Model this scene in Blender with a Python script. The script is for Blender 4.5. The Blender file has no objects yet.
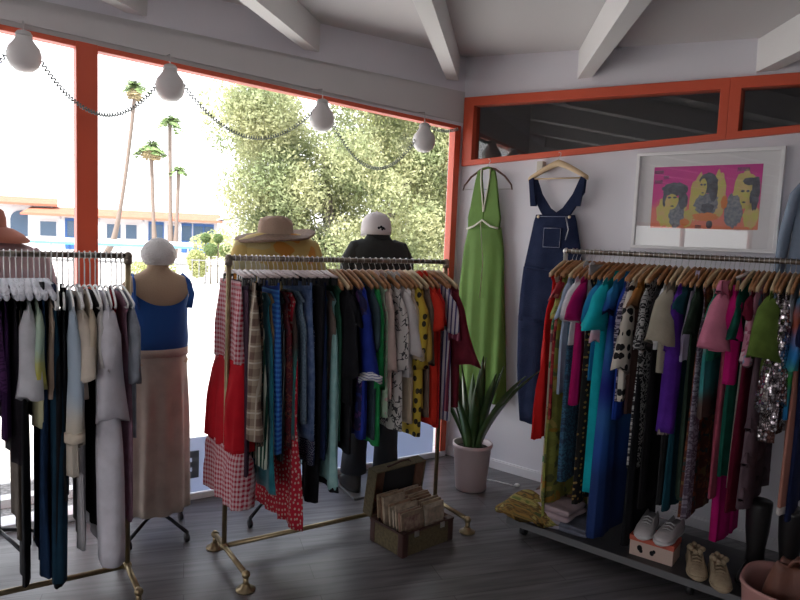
import bpy, bmesh, math, random
from mathutils import Vector, Matrix
PI = math.pi
scene = bpy.context.scene
COL = scene.collection
# ------------------------------------------------------------------ camera
cd = bpy.data.cameras.new('camera'); cam = bpy.data.objects.new('camera', cd); COL.objects.link(cam)
cd.sensor_width = 36.0; cd.lens = 29.7; cd.clip_start = 0.05; cd.clip_end = 500
pit = math.atan(62/660.0); rol = math.radians(2.36)
R0 = Vector((1,0,0)); F0 = Vector((0,math.cos(pit),-math.sin(pit))); U0 = Vector((0,math.sin(pit),math.cos(pit)))
cr = R0*math.cos(rol)+U0*math.sin(rol); cu = -R0*math.sin(rol)+U0*math.cos(rol)
cam.matrix_world = Matrix(((cr.x,cu.x,-F0.x,0),(cr.y,cu.y,-F0.y,0),(cr.z,cu.z,-F0.z,1.65),(0,0,0,1)))
scene.camera = cam
# ------------------------------------------------------------------ world, sun, exposure
wd_ = bpy.data.worlds.new('sky'); scene.world = wd_; wd_.use_nodes = True
wn_ = wd_.node_tree.nodes; wl_ = wd_.node_tree.links
bg = wn_['Background']
tc = wn_.new('ShaderNodeTexCoord'); sp = wn_.new('ShaderNodeSeparateXYZ'); rp = wn_.new('ShaderNodeValToRGB')
wl_.new(tc.outputs['Generated'], sp.inputs[0]); wl_.new(sp.outputs['Z'], rp.inputs[0]); wl_.new(rp.outputs[0], bg.inputs[0])
rp.color_ramp.elements[0].position = 0.0; rp.color_ramp.elements[0].color = (1.0,0.99,0.985,1)
rp.color_ramp.elements[1].position = 0.9; rp.color_ramp.elements[1].color = (0.80,0.88,1.0,1)
bg.inputs[1].default_value = 3.2
sd = bpy.data.lights.new('sun', 'SUN'); sun = bpy.data.objects.new('sun', sd); COL.objects.link(sun)
sd.energy = 17.0; sd.angle = 0.01; sd.color = (1.0,0.96,0.9)
sun.rotation_euler = Vector((0.25,0.5,-1.0)).to_track_quat('-Z','Y').to_euler()
scene.view_settings.view_transform = 'Standard'; scene.view_settings.look = 'None'
scene.view_settings.exposure = -0.12; scene.view_settings.gamma = 1.0
# ------------------------------------------------------------------ room frame of reference
K = Vector((0.413,4.98,0))
wa = math.radians(57.5); ra = math.radians(129.5)
WD = Vector((math.sin(wa),math.cos(wa),0)); RD = Vector((math.sin(ra),math.cos(ra),0))
WN = Vector((-WD.y,WD.x,0)); RN = Vector((-RD.y,RD.x,0))   # both point out of the room
def ang(d): return math.atan2(d.y,d.x)
def ceilz(p): return 2.955 + 0.065*((p.x-K.x)*0.139+(p.y-K.y)*0.99)
# ------------------------------------------------------------------ materials
MATS = {}
def nt(m): return m.node_tree.nodes, m.node_tree.links
def mat(name, col, rough=0.8, metal=0.0, spec=0.5, sheen=0.0, bump=0.0, bscale=60, mix=None, mscale=8, trans=0.0, alpha=1.0):
    if name in MATS: return MATS[name]
    m = bpy.data.materials.new(name); m.use_nodes = True; n,l = nt(m); b = n['Principled BSDF']
    b.inputs['Base Color'].default_value = (*col,1); b.inputs['Roughness'].default_value = rough
    b.inputs['Metallic'].default_value = metal; b.inputs['Specular IOR Level'].default_value = spec
    if sheen: b.inputs['Sheen Weight'].default_value = sheen
    if mix or bump:
        t = n.new('ShaderNodeTexCoord')
    if mix:
        no = n.new('ShaderNodeTexNoise'); no.inputs['Scale'].default_value = mscale; no.inputs['Detail'].default_value = 5
        mx = n.new('ShaderNodeMix'); mx.data_type = 'RGBA'
        r = n.new('ShaderNodeMapRange'); r.inputs[1].default_value = .35; r.inputs[2].default_value = .65
        l.new(t.outputs['Object'], no.inputs['Vector']); l.new(no.outputs[0], r.inputs[0]); l.new(r.outputs[0], mx.inputs[0])
        mx.inputs[6].default_value = (*col,1); mx.inputs[7].default_value = (*mix,1)
        l.new(mx.outputs[2], b.inputs['Base Color'])
    if bump:
        n2 = n.new('ShaderNodeTexNoise'); n2.inputs['Scale'].default_value = bscale; n2.inputs['Detail'].default_value = 4
        bp = n.new('ShaderNodeBump'); bp.inputs['Strength'].default_value = bump; bp.inputs['Distance'].default_value = .01
        l.new(t.outputs['Object'], n2.inputs['Vector']); l.new(n2.outputs[0], bp.inputs['Height']); l.new(bp.outputs[0], b.inputs['Normal'])
    MATS[name] = m; return m
def ramp(n, stops, interp='CONSTANT'):
    r = n.new('ShaderNodeValToRGB'); r.color_ramp.interpolation = interp
    e = r.color_ramp.elements
    while len(e) < len(stops): e.new(0.5)
    for k,(p,c) in enumerate(stops): e[k].position = p; e[k].color = (*c,1)
    return r
def fabric(name, kind, cols, scale=10.0, rough=0.85, sheen=0.0, extra=None):
    """patterned cloth; the pattern lies in the cloth's own x (width) and z (height)"""
    if name in MATS: return MATS[name]
    m = bpy.data.materials.new(name); m.use_nodes = True; n,l = nt(m); b = n['Principled BSDF']
    b.inputs['Roughness'].default_value = rough; b.inputs['Specular IOR Level'].default_value = .3
    if sheen: b.inputs['Sheen Weight'].default_value = sheen
    t = n.new('ShaderNodeTexCoord'); s = n.new('ShaderNodeSeparateXYZ'); l.new(t.outputs['Object'], s.inputs[0])
    def M(op, a, bb=None, c=None):
        x = n.new('ShaderNodeMath'); x.operation = op
        for k,v in enumerate((a,bb,c)):
            if v is None: continue
            if isinstance(v,(int,float)): x.inputs[k].default_value = v
            else: l.new(v, x.inputs[k])
        return x.outputs[0]
    X,Y,Z = s.outputs[0],s.outputs[1],s.outputs[2]
    # width coordinate goes round the side of the cloth so that edge-on cloth keeps its pattern
    XX = M('ADD', X, Y)
    def sq(v, sc, duty=.5): return M('LESS_THAN', M('FRACT', M('MULTIPLY', v, sc)), duty)
    def mixc(f, c1, c2):
        x = n.new('ShaderNodeMix'); x.data_type = 'RGBA'; l.new(f, x.inputs[0])
        for k,c in ((6,c1),(7,c2)):
            if isinstance(c, tuple): x.inputs[k].default_value = (*c,1)
            else: l.new(c, x.inputs[k])
        return x.outputs[2]
    cb = n.new('ShaderNodeCombineXYZ'); l.new(XX, cb.inputs[0]); l.new(Z, cb.inputs[1])
    out = None
    if kind == 'stripes_h': out = mixc(sq(Z, scale, extra or .5), cols[1], cols[0])
    elif kind == 'stripes_v': out = mixc(sq(XX, scale, extra or .5), cols[1], cols[0])
    elif kind == 'gingham':
        f = M('MULTIPLY', M('ADD', sq(XX,scale), sq(Z,scale)), .5); out = mixc(f, cols[0], cols[1])
    elif kind == 'plaid':
        f = M('MULTIPLY', M('ADD', sq(XX,scale,.45), sq(Z,scale,.45)), .5); o = mixc(f, cols[0], cols[1])
        g = M('MAXIMUM', sq(M('ADD',XX,.013),scale,.1), sq(M('ADD',Z,.02),scale,.1)); out = mixc(g, o, cols[2])
    elif kind == 'bands':       # wide colour zones one under the other
        f = M('MULTIPLY', Z, -1.0/(extra or 1.3))
        no = n.new('ShaderNodeTexNoise'); no.inputs['Scale'].default_value = scale; l.new(cb.outputs[0], no.inputs['Vector'])
        f = M('ADD', f, M('MULTIPLY', M('SUBTRACT', no.outputs[0], .5), .12))
        st = [(k/len(cols), c) for k,c in enumerate(cols)]
        r = ramp(n, st, 'EASE'); l.new(f, r.inputs[0]); out = r.outputs[0]
    elif kind == 'dots':
        v = n.new('ShaderNodeTexVoronoi'); v.voronoi_dimensions='2D'; v.inputs['Scale'].default_value = scale; v.inputs['Randomness'].default_value = .6
        l.new(cb.outputs[0], v.inputs['Vector']); out = mixc(M('LESS_THAN', v.outputs['Distance'], extra or .3), cols[1], cols[0])
    elif kind == 'floral':
        v = n.new('ShaderNodeTexVoronoi'); v.voronoi_dimensions='2D'; v.inputs['Scale'].default_value = scale
        no = n.new('ShaderNodeTexNoise'); no.inputs['Scale'].default_value = scale*.7; no.inputs['Detail'].default_value = 3
        l.new(cb.outputs[0], no.inputs['Vector'])
        va = n.new('ShaderNodeVectorMath'); va.operation = 'MULTIPLY_ADD'; l.new(no.outputs['Color'], va.inputs[0])
        va.inputs[1].default_value = (.12,.12,0); l.new(cb.outputs[0], va.inputs[2]); l.new(va.outputs[0], v.inputs['Vector'])
        sc = n.new('ShaderNodeSeparateColor'); l.new(v.outputs['Color'], sc.inputs[0])
        r = ramp(n, [(k/len(cols), c) for k,c in enumerate(cols)]); l.new(sc.outputs[0], r.inputs[0])
        out = mixc(M('LESS_THAN', v.outputs['Distance'], .42), cols[0], r.outputs[0])
    elif kind == 'animal':
        no = n.new('ShaderNodeTexNoise'); no.inputs['Scale'].default_value = scale; no.inputs['Detail'].default_value = 2; no.inputs['Distortion'].default_value = .6
        l.new(cb.outputs[0], no.inputs['Vector'])
        out = mixc(M('LESS_THAN', M('ABSOLUTE', M('SUBTRACT', no.outputs[0], .5)), extra or .05), cols[1], cols[0])
    elif kind == 'melange':
        no = n.new('ShaderNodeTexNoise'); no.inputs['Scale'].default_value = scale; no.inputs['Detail'].default_value = 6
        l.new(cb.outputs[0], no.inputs['Vector'])
        r = ramp(n, [(.35+.3*k/max(1,len(cols)-1), c) for k,c in enumerate(cols)], 'LINEAR'); l.new(no.outputs[0], r.inputs[0]); out = r.outputs[0]
    elif kind == 'sequin':
        v = n.new('ShaderNodeTexVoronoi'); v.inputs['Scale'].default_value = scale; v.inputs['Randomness'].default_value = .5
        l.new(t.outputs['Object'], v.inputs['Vector'])
        mp = n.new('ShaderNodeVectorMath'); mp.operation = 'MULTIPLY_ADD'; l.new(v.outputs['Color'], mp.inputs[0])
        mp.inputs[1].default_value = (1.3,1.3,1.3); mp.inputs[2].default_value = (-.65,-.65,-.65)
        ge = n.new('ShaderNodeNewGeometry'); ad = n.new('ShaderNodeVectorMath'); l.new(mp.outputs[0], ad.inputs[0]); l.new(ge.outputs['Normal'], ad.inputs[1])
        nm = n.new('ShaderNodeVectorMath'); nm.operation = 'NORMALIZE'; l.new(ad.outputs[0], nm.inputs[0]); l.new(nm.outputs[0], b.inputs['Normal'])
        b.inputs['Metallic'].default_value = .9; b.inputs['Roughness'].default_value = .18
        out = mixc(M('LESS_THAN', v.outputs['Distance'], .5), cols[1], cols[0])
    if out is None: b.inputs['Base Color'].default_value = (*cols[0],1)
    else: l.new(out, b.inputs['Base Color'])
    MATS[name] = m; return m
def glass(name, tint=(1,1,1), refl=1.0):
    if name in MATS: return MATS[name]
    m = bpy.data.materials.new(name); m.use_nodes = True; n,l = nt(m); n.remove(n['Principled BSDF'])
    tr = n.new('ShaderNodeBsdfTransparent'); tr.inputs[0].default_value = (*tint,1)
    gl = n.new('ShaderNodeBsdfGlossy'); gl.inputs['Roughness'].default_value = .0
    fr = n.new('ShaderNodeLayerWeight')
    pw = n.new('ShaderNodeMath'); pw.operation = 'POWER'; pw.inputs[1].default_value = 4.0; l.new(fr.outputs['Facing'], pw.inputs[0])
    mu = n.new('ShaderNodeMath'); mu.operation = 'MULTIPLY_ADD'; mu.inputs[1].default_value = .8; mu.inputs[2].default_value = .045*refl; l.new(pw.outputs[0], mu.inputs[0])
    mx = n.new('ShaderNodeMixShader'); l.new(mu.outputs[0], mx.inputs[0]); l.new(tr.outputs[0], mx.inputs[1]); l.new(gl.outputs[0], mx.inputs[2])
    l.new(mx.outputs[0], n['Material Output'].inputs[0]); MATS[name] = m; return m
# ------------------------------------------------------------------ mesh helpers
class MB:
    """collects vertices and faces, then links them as one mesh object"""
    def __init__(s): s.v=[]; s.f=[]; s.m=[]
    def add(s, vs, fs, mi=0):
        o=len(s.v); s.v += [tuple(q) for q in vs]; s.f += [tuple(i+o for i in q) for q in fs]; s.m += [mi]*len(fs)
    def box(s, c, d, rz=0.0, mi=0, M=None):
        c=Vector(c); x,y,z=d[0]/2,d[1]/2,d[2]/2
        vs=[Vector((a*x,b*y,e*z)) for e in (-1,1) for a,b in ((-1,-1),(1,-1),(1,1),(-1,1))]
        R=M if M else Matrix.Rotation(rz,3,'Z')
        s.add([c+R@q for q in vs],[(3,2,1,0),(4,5,6,7),(0,1,5,4),(1,2,6,5),(2,3,7,6),(3,0,4,7)],mi)
    def rings(s, rings, cap0=True, cap1=True, closed=True, mi=0):
        n=len(rings[0]); vs=[q for r in rings for q in r]; fs=[]
        for j in range(len(rings)-1):
            for i in range(n if closed else n-1):
                a=j*n+i; b=j*n+(i+1)%n; fs.append((a,b,b+n,a+n))
        if cap0: fs.append(tuple(range(n))[::-1])
        if cap1: fs.append(tuple((len(rings)-1)*n+i for i in range(n)))
        s.add(vs,fs,mi)
    def tube(s, pts, r, n=8, cap=True, mi=0, flat=1.0):
        pts=[Vector(p) for p in pts]; rr=r if isinstance(r,(list,tuple)) else [r]*len(pts); rs=[]
        prev=None
        for k,p in enumerate(pts):
            d=(pts[min(k+1,len(pts)-1)]-pts[max(k-1,0)]).normalized()
            if prev is None:
                u=d.cross(Vector((0,0,1)));
                if u.length<1e-3: u=d.cross(Vector((1,0,0)))
            else: u=prev-d*prev.dot(d)
            u.normalize(); w=d.cross(u); prev=u
            rs.append([p+(u*math.cos(2*PI*i/n)+w*math.sin(2*PI*i/n)*flat)*rr[k] for i in range(n)])
        s.rings(rs,cap,cap,mi=mi)
    def lathe(s, prof, c=(0,0,0), n=24, cap0=True, cap1=True, mi=0, sx=1, sy=1):
        c=Vector(c); s.rings([[c+Vector((r*sx*math.cos(2*PI*i/n),r*sy*math.sin(2*PI*i/n),z)) for i in range(n)] for r,z in prof],cap0,cap1,mi=mi)
    def sphere(s, c, r, n=16, m=10, sc=(1,1,1), mi=0):
        c=Vector(c); s.rings([[c+Vector((r*sc[0]*math.sin(PI*(j+.5)/m)*math.cos(2*PI*i/n), r*sc[1]*math.sin(PI*(j+.5)/m)*math.sin(2*PI*i/n), -r*sc[2]*math.cos(PI*(j+.5)/m))) for i in range(n)] for j in range(m)],mi=mi)
    def prism(s, pts, d, mi=0):      # pts: 3d outline, d: extrusion vector
        n=len(pts); a=[Vector(p) for p in pts]; d=Vector(d); b=[p+d for p in a]
        s.add(a+b,[tuple(range(n))[::-1],tuple(range(n,2*n))]+[(i,(i+1)%n,n+(i+1)%n,n+i) for i in range(n)],mi)
    def build(s, name, mats, parent=None, smooth=True, bevel=0.0, loc=None, rz=None, fixn=False):
        me=bpy.data.meshes.new(name); me.from_pydata(s.v,[],s.f)
        for mm in (mats if isinstance(mats,(list,tuple)) else [mats]): me.materials.append(mm)
        for p,k in zip(me.polygons,s.m): p.material_index=k; p.use_smooth=smooth
        if fixn:
            bm=bmesh.new(); bm.from_mesh(me); bmesh.ops.recalc_face_normals(bm,faces=bm.faces); bm.to_mesh(me); bm.free()
        me.update()
        o=bpy.data.objects.new(name,me); COL.objects.link(o)
        if parent: o.parent=parent
        if loc is not None: o.location=loc
        if rz is not None: o.rotation_euler=(0,0,rz)
        if bevel:
            b=o.modifiers.new('b','BEVEL'); b.width=bevel; b.segments=2; b.limit_method='ANGLE'; b.angle_limit=.6
        if smooth and bevel:
            pass
        return o
def tag(o, label=None, cat=None, group=None, kind=None):
    if label: o['label']=label
    if cat: o['category']=cat
    if group: o['group']=group
    if kind: o['kind']=kind
    return o
def thing(name, label, cat, loc=(0,0,0), rz=0.0, group=None):
    o=bpy.data.objects.new(name,None); COL.objects.link(o); o.location=loc; o.rotation_euler=(0,0,rz); o.empty_display_size=.05
    return tag(o,label,cat,group)
def struct(o): o['kind']='structure'; return o
def copy_tree(o, parent=None):
    c=o.copy(); COL.objects.link(c); c.parent=parent
    for ch in list(o.children): copy_tree(ch,c)
    return c
# ------------------------------------------------------------------ daylight portals in the window openings
def portal(c, dirn, w, h):
    a=bpy.data.lights.new('daylight_portal','AREA'); a.shape='RECTANGLE'; a.size=w; a.size_y=h; a.cycles.is_portal=True
    o=bpy.data.objects.new('daylight_portal',a); COL.objects.link(o); o.location=c
    o.rotation_euler=Vector(dirn).to_track_quat('-Z','Y').to_euler()
portal(K+WD*-1.28+WN*.02+Vector((0,0,1.35)), -WN, 2.4, 2.4)
portal(K+WD*-4.1+WN*.02+Vector((0,0,1.35)), -WN, 3.0, 2.4)
portal(Vector((-2.3,-2.62,1.3)), (0,1,0), 3.4, 1.9)
# ------------------------------------------------------------------ structure
m_wall = mat('white_wall_paint',(0.735,0.72,0.77),.75,spec=.3,bump=.08,bscale=120)
m_ceil = mat('ceiling_paint',(0.60,0.585,0.59),.8,spec=.2,bump=.05,bscale=60)
m_base = mat('baseboard_paint',(0.80,0.79,0.82),.5)
m_red  = mat('orange_red_frame_paint',(0.60,0.085,0.035),.45,bump=.05,bscale=40)
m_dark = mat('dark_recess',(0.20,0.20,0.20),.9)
m_win  = glass('window_glass'); m_tglass = glass('transom_glass',(.7,.7,.72),3.0)
Z3=Vector((0,0,1))
def ceilz(p): return 2.985 + 0.073*((p.x-K.x)*0.139+(p.y-K.y)*0.99) - .06*(p.x-K.x)
def wallpoly(mb, O, D, N, pts, th=.12, off=0.0):
    P=[O+D*s+Z3*z+N*off for s,z in pts]; mb.prism(P, N*th)
def sheet(mb,O,D,N,pts,off): mb.add([O+D*s+Z3*z+N*off for s,z in pts],[tuple(range(len(pts)))])
def zw(s): return 2.488+(-.093-s)*.049
P1=K+RD*6.5; P4=K-WD*7.0; YB=-2.6; P2=Vector((P1.x,YB,0)); P3=Vector((P4.x,YB,0))
# floor
m_floor = bpy.data.materials.new('dark_wood_plank_floor'); m_floor.use_nodes=True; n,l=nt(m_floor); b=n['Principled BSDF']
t=n.new('ShaderNodeTexCoord'); mp=n.new('ShaderNodeMapping'); mp.inputs['Rotation'].default_value=(0,0,-math.radians(18)); l.new(t.outputs['Object'],mp.inputs[0])
br=n.new('ShaderNodeTexBrick'); br.inputs['Scale'].default_value=1.0; br.inputs['Brick Width'].default_value=1.2; br.inputs['Row Height'].default_value=.15
br.inputs['Mortar Size'].default_value=.002; br.inputs['Color1'].default_value=(.118,.110,.116,1); br.inputs['Color2'].default_value=(.145,.136,.142,1); br.inputs['Mortar'].default_value=(.05,.045,.045,1)
l.new(mp.outputs[0],br.inputs['Vector'])
mp2=n.new('ShaderNodeMapping'); mp2.inputs['Scale'].default_value=(1.2,14,1); l.new(mp.outputs[0],mp2.inputs[0])
no=n.new('ShaderNodeTexNoise'); no.inputs['Scale'].default_value=2.2; no.inputs['Detail'].default_value=6; l.new(mp2.outputs[0],no.inputs['Vector'])
rr=n.new('ShaderNodeMapRange'); rr.inputs[1].default_value=.3; rr.inputs[2].default_value=.7; rr.inputs[3].default_value=.6; rr.inputs[4].default_value=1.35; l.new(no.outputs[0],rr.inputs[0])
mx=n.new('ShaderNodeMix'); mx.data_type='RGBA'; mx.blend_type='MULTIPLY'; mx.inputs[0].default_value=1; l.new(br.outputs[0],mx.inputs[6]); l.new(rr.outputs[0],mx.inputs[7])
l.new(mx.outputs[2],b.inputs['Base Color']); b.inputs['Roughness'].default_value=.36; b.inputs['Specular IOR Level'].default_value=.45
mb=MB(); mb.prism([K+WN*.12+RN*.12,P1+RN*.12,P2+Vector((.12,-.12,0)),P3+Vector((-.12,-.12,0)),P4+WN*.12][::-1], Vector((0,0,-.12))); struct(mb.build('floor',m_floor,smooth=False,fixn=True))
# ceiling slab and beams
def up(p,d=0): return Vector((p.x,p.y,ceilz(p)+d))
mb=MB(); mb.prism([up(p) for p in (K+WN*.2+RN*.2,P1+RN*.2,P2+Vector((.2,-.2,0)),P3+Vector((-.2,-.2,0)),P4+WN*.2)], Vector((0,0,.15))); struct(mb.build('ceiling',m_ceil,smooth=False,fixn=True))
m_beam = mat('beam_paint',(0.72,0.71,0.71),.6,bump=.05,bscale=30)
BD=Vector((.139,.99,0)).normalized(); BP=Vector((BD.y,-BD.x,0))
k=0
for x,y in ((-4.3,1.9),(-3.35,2.5),(-2.42,3.12),(-1.512,3.75),(-.622,4.36),(.313,4.9),(1.132,4.38),(1.945,3.71),(2.8,3.0),(3.7,2.3),(4.6,1.6)):
    p=Vector((x,y,0)); a=p; 
    tb=(YB-y)/BD.y; q=p+BD*(tb+.02)
    mb=MB()
    for e in (q,a+BD*.0): pass
    def sec(c): return [Vector((c.x,c.y,ceilz(c)))+BP*u+Z3*w for u,w in ((-.042,-.18),(.042,-.18),(.045,-.002),(-.045,-.002))]
    e=a+BD*.05
    mb.rings([sec(q),sec(e)]); k+=1; struct(mb.build('trim_%d'%(10+k),m_beam,smooth=False,fixn=True))
# window wall (front)
mb=MB()
wallpoly(mb,K,WD,WN,[(-7,zw(-7)),(.1,zw(.1)),(.1,3.15),(-7,3.5)])
wallpoly(mb,K,WD,WN,[(-.034,0),(.1,0),(.1,zw(.1)),(-.034,zw(-.034))])
wallpoly(mb,K,WD,WN,[(-7,0),(-5.7,0),(-5.7,zw(-5.7)),(-7,zw(-7))])
struct(mb.build('wall_front',m_wall,smooth=False,fixn=True))
mb=MB(); wallpoly(mb,K,WD,WN,[(-7,zw(-7)+.03),(-.002,zw(0)+.03),(-.002,2.735),(-7,2.75)],.008,-.009); struct(mb.build('trim_1',mat('header_board_paint',(0.58,0.565,0.57),.7,spec=.3),smooth=False,fixn=True))
mb=MB(); wallpoly(mb,K,WD,WN,[(-5.7,0),(-.036,0),(-.036,.04),(-5.7,.04)],.14,-.03); struct(mb.build('trim_2',m_base,smooth=False,fixn=True,bevel=.004))
def front_window(name,s0,s1,jl,jr):
    w=MB(); wallpoly(w,K,WD,WN,[(s0,zw(s0)-.028),(s1,zw(s1)-.028),(s1,zw(s1)),(s0,zw(s0))],.07,-.025)
    if jr: wallpoly(w,K,WD,WN,[(s1-jr,.04),(s1,.04),(s1,zw(s1)-.028),(s1-jr,zw(s1-jr)-.028)],.07,-.025)
    if jl: wallpoly(w,K,WD,WN,[(s0,.04),(s0+jl,.04),(s0+jl,zw(s0+jl)-.028),(s0,zw(s0)-.028)],.07,-.025)
    f=struct(w.build(name,m_red,smooth=False,fixn=True,bevel=.003))
    g=MB(); sheet(g,K,WD,WN,[(s0,.04),(s1,.04),(s1,zw(s1)-.01),(s0,zw(s0)-.01)],.03); o=g.build('window_pane',m_win,f,smooth=False,fixn=True)
    return f
front_window('window_1',-2.483,-.036,0,.052); front_window('window_2',-5.7,-2.585,.05,0)
mb=MB(); wallpoly(mb,K,WD,WN,[(-2.588,.0),(-2.482,.0),(-2.482,zw(-2.48)),(-2.588,zw(-2.588))],.12,-.035); struct(mb.build('trim_3',m_red,smooth=False,fixn=True,bevel=.004))
# right wall with the tapered transom windows
def zt(u): return 2.688-.0395*u
def zb(u): return 2.199+.046*u
UE=3.7
mb=MB()
wallpoly(mb,K,RD,RN,[(-.1,0),(6.6,0),(6.6,zb(UE)),(UE,zb(UE)),(.03,zb(.03)),(-.1,zb(.03))])
wallpoly(mb,K,RD,RN,[(-.1,zt(.03)),(.03,zt(.03)),(UE,zt(UE)),(6.6,zt(UE)),(6.6,3.1),(-.1,3.1)])
wallpoly(mb,K,RD,RN,[(-.1,zb(.03)),(.03,zb(.03)),(.03,zt(.03)),(-.1,zt(.03))]); wallpoly(mb,K,RD,RN,[(UE,zb(UE)),(6.6,zb(UE)),(6.6,zt(UE)),(UE,zt(UE))])
struct(mb.build('wall_right',m_wall,smooth=False,fixn=True))
def transom(name,u0,u1,a,c):
    w=MB(); f=.058
    wallpoly(w,K,RD,RN,[(u0,zt(u0)-f),(u1,zt(u1)-f),(u1,zt(u1)+.004),(u0,zt(u0)+.004)],.09,-.03)
    wallpoly(w,K,RD,RN,[(u0,zb(u0)-.004),(u1,zb(u1)-.004),(u1,zb(u1)+.035),(u0,zb(u0)+.035)],.09,-.03)
    wallpoly(w,K,RD,RN,[(u0,zb(u0)+.03),(u0+a,zb(u0+a)+.03),(u0+a,zt(u0+a)-f+.005),(u0,zt(u0)-f+.005)],.09,-.0295)
    wallpoly(w,K,RD,RN,[(u1-c,zb(u1-c)+.03),(u1,zb(u1)+.03),(u1,zt(u1)-f+.005),(u1-c,zt(u1-c)-f+.005)],.09,-.0295)
    fr=struct(w.build(name,m_red,smooth=False,fixn=True,bevel=.003))
    g=MB(); sheet(g,K,RD,RN,[(u0+.01,zb(u0)+.02),(u1-.01,zb(u1)+.02),(u1-.01,zt(u1)-.03),(u0+.01,zt(u0)-.03)],.02); g.build('window_pane',m_tglass,fr,smooth=False,fixn=True)
transom('window_3',.02,1.82,.085,.05); transom('window_4',1.82,UE,.06,.06)
# the dark space behind the transoms
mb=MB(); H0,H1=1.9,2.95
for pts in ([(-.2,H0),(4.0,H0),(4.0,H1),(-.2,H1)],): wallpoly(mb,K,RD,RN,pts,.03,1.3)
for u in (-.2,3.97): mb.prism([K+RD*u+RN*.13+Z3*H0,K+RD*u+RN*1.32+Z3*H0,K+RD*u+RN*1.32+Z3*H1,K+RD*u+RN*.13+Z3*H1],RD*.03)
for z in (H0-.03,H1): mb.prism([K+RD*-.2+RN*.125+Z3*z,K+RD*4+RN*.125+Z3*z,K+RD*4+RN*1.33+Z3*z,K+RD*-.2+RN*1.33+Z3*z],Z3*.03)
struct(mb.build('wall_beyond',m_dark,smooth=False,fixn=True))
mb=MB(); wallpoly(mb,K,RD,RN,[(.0,0),(6.5,0),(6.5,.058),(0,.058)],.014,-.014); wallpoly(mb,K,RD,RN,[(.0,.058),(6.5,.058),(6.5,.068),(0,.068)],.008,-.008); struct(mb.build('baseboard_right',m_base,smooth=False,fixn=True))
# remaining walls behind the viewpoint, with shop windows that let daylight in
mb=MB(); mb.prism([P1,P1+Vector((.12,0,0)),P2+Vector((.12,0,0)),P2][::-1],Z3*2.9); struct(mb.build('wall_side',m_wall,smooth=False,fixn=True))
mb=MB(); xw=P3.x-.06; ya,yb=YB,P4.y; wa0,wa1=-2.3,.5
mb.box((xw,(ya+yb)/2,.25),(.12,yb-ya,.5)); mb.box((xw,(ya+yb)/2,2.55),(.12,yb-ya,.9)); mb.box((xw,(ya+wa0)/2,1.3),(.12,wa0-ya,1.62)); mb.box((xw,(wa1+yb)/2,1.3),(.12,yb-wa1,1.62))
struct(mb.build('wall_left',m_wall,smooth=False,fixn=True))
w=MB()
for y_ in (wa0+.03,(wa0+wa1)/2,wa1-.03): w.box((xw,y_,1.3),(.06,.06,1.6))
for z_ in (.53,2.07): w.box((xw,(wa0+wa1)/2,z_),(.06,wa1-wa0,.06))
f=struct(w.build('window_6',m_red,smooth=False)); g=MB(); g.add([(xw,wa0,.5),(xw,wa1,.5),(xw,wa1,2.1),(xw,wa0,2.1)],[(0,1,2,3)]); g.build('window_pane',m_win,f,smooth=False)
portal(Vector((xw,(wa0+wa1)/2,1.3)),(1,0,0),2.8,1.6)
mb=MB(); xl,xr=P3.x,P2.x
mb.box(((xl+xr)/2,YB-.06,.17),(xr-xl,.12,.34)); mb.box(((xl+xr)/2,YB-.06,2.57),(xr-xl,.12,.62))
for a,c in ((xl,-4.0),(-.6,xr)): mb.box(((a+c)/2,YB-.06,1.3),(c-a,.12,1.93))
struct(mb.build('wall_back',m_wall,smooth=False,fixn=True))
for i,(a,c) in enumerate(((-4.0,-.6),)):
    w=MB(); 
    for x in (a+.03,(a+c)/2,c-.03): w.box((x,YB-.05,1.3),(.06,.06,1.92))
    for z in (.37,2.23): w.box(((a+c)/2,YB-.05,z),(c-a,.06,.06))
    f=struct(w.build('window_%d'%(5+i),m_red,smooth=False)); g=MB(); g.add([(a+.03,YB-.05,.38),(c-.03,YB-.05,.38),(c-.03,YB-.05,2.22),(a+.03,YB-.05,2.22)],[(0,1,2,3)]); g.build('window_pane',m_win,f,smooth=False)
# ------------------------------------------------------------------ outdoors
def terrain(name,pts,z,m,dz=-.05):
    mb=MB(); mb.prism([Vector((x,y,z)) for x,y in pts],Vector((0,0,dz))); return struct(mb.build(name,m,smooth=False,fixn=True))
terrain('ground',[(-140,-60),(140,-60),(140,160),(-140,160)],-.14,mat('pale_pavement',(.56,.54,.52),.9,mix=(.46,.45,.43),mscale=.6))
terrain('bounce_cut_ground',[(-30,-30),(30,-30),(30,-2.75),(-30,-2.75)],-.13,mat('dark_bounce_cut',(.16,.16,.165),.9))  # unseen dark ground added behind the shop to cut sunlight bounced indoors
m_gravel=mat('grey_gravel_bed',(.36,.34,.33),.95,bump=1.0,bscale=70,mix=(.16,.155,.15),mscale=55)
a=K-WD*6+WN*.13; c=K-WD*.3+WN*.13
def q2(p): return (p.x,p.y)
terrain('gravel_bed',[q2(a),q2(c),q2(c+WN*.75),q2(a+WN*.75)],-.05,m_gravel,-.1)
mb=MB(); mb.prism([a+WN*.33+Z3*-.05,c+WN*.33+Z3*-.05,c+WN*.42+Z3*-.05,a+WN*.42+Z3*-.05],Z3*.05); struct(mb.build('kerb',mat('white_kerb',(.8,.8,.8),.7),smooth=False,fixn=True))
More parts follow.
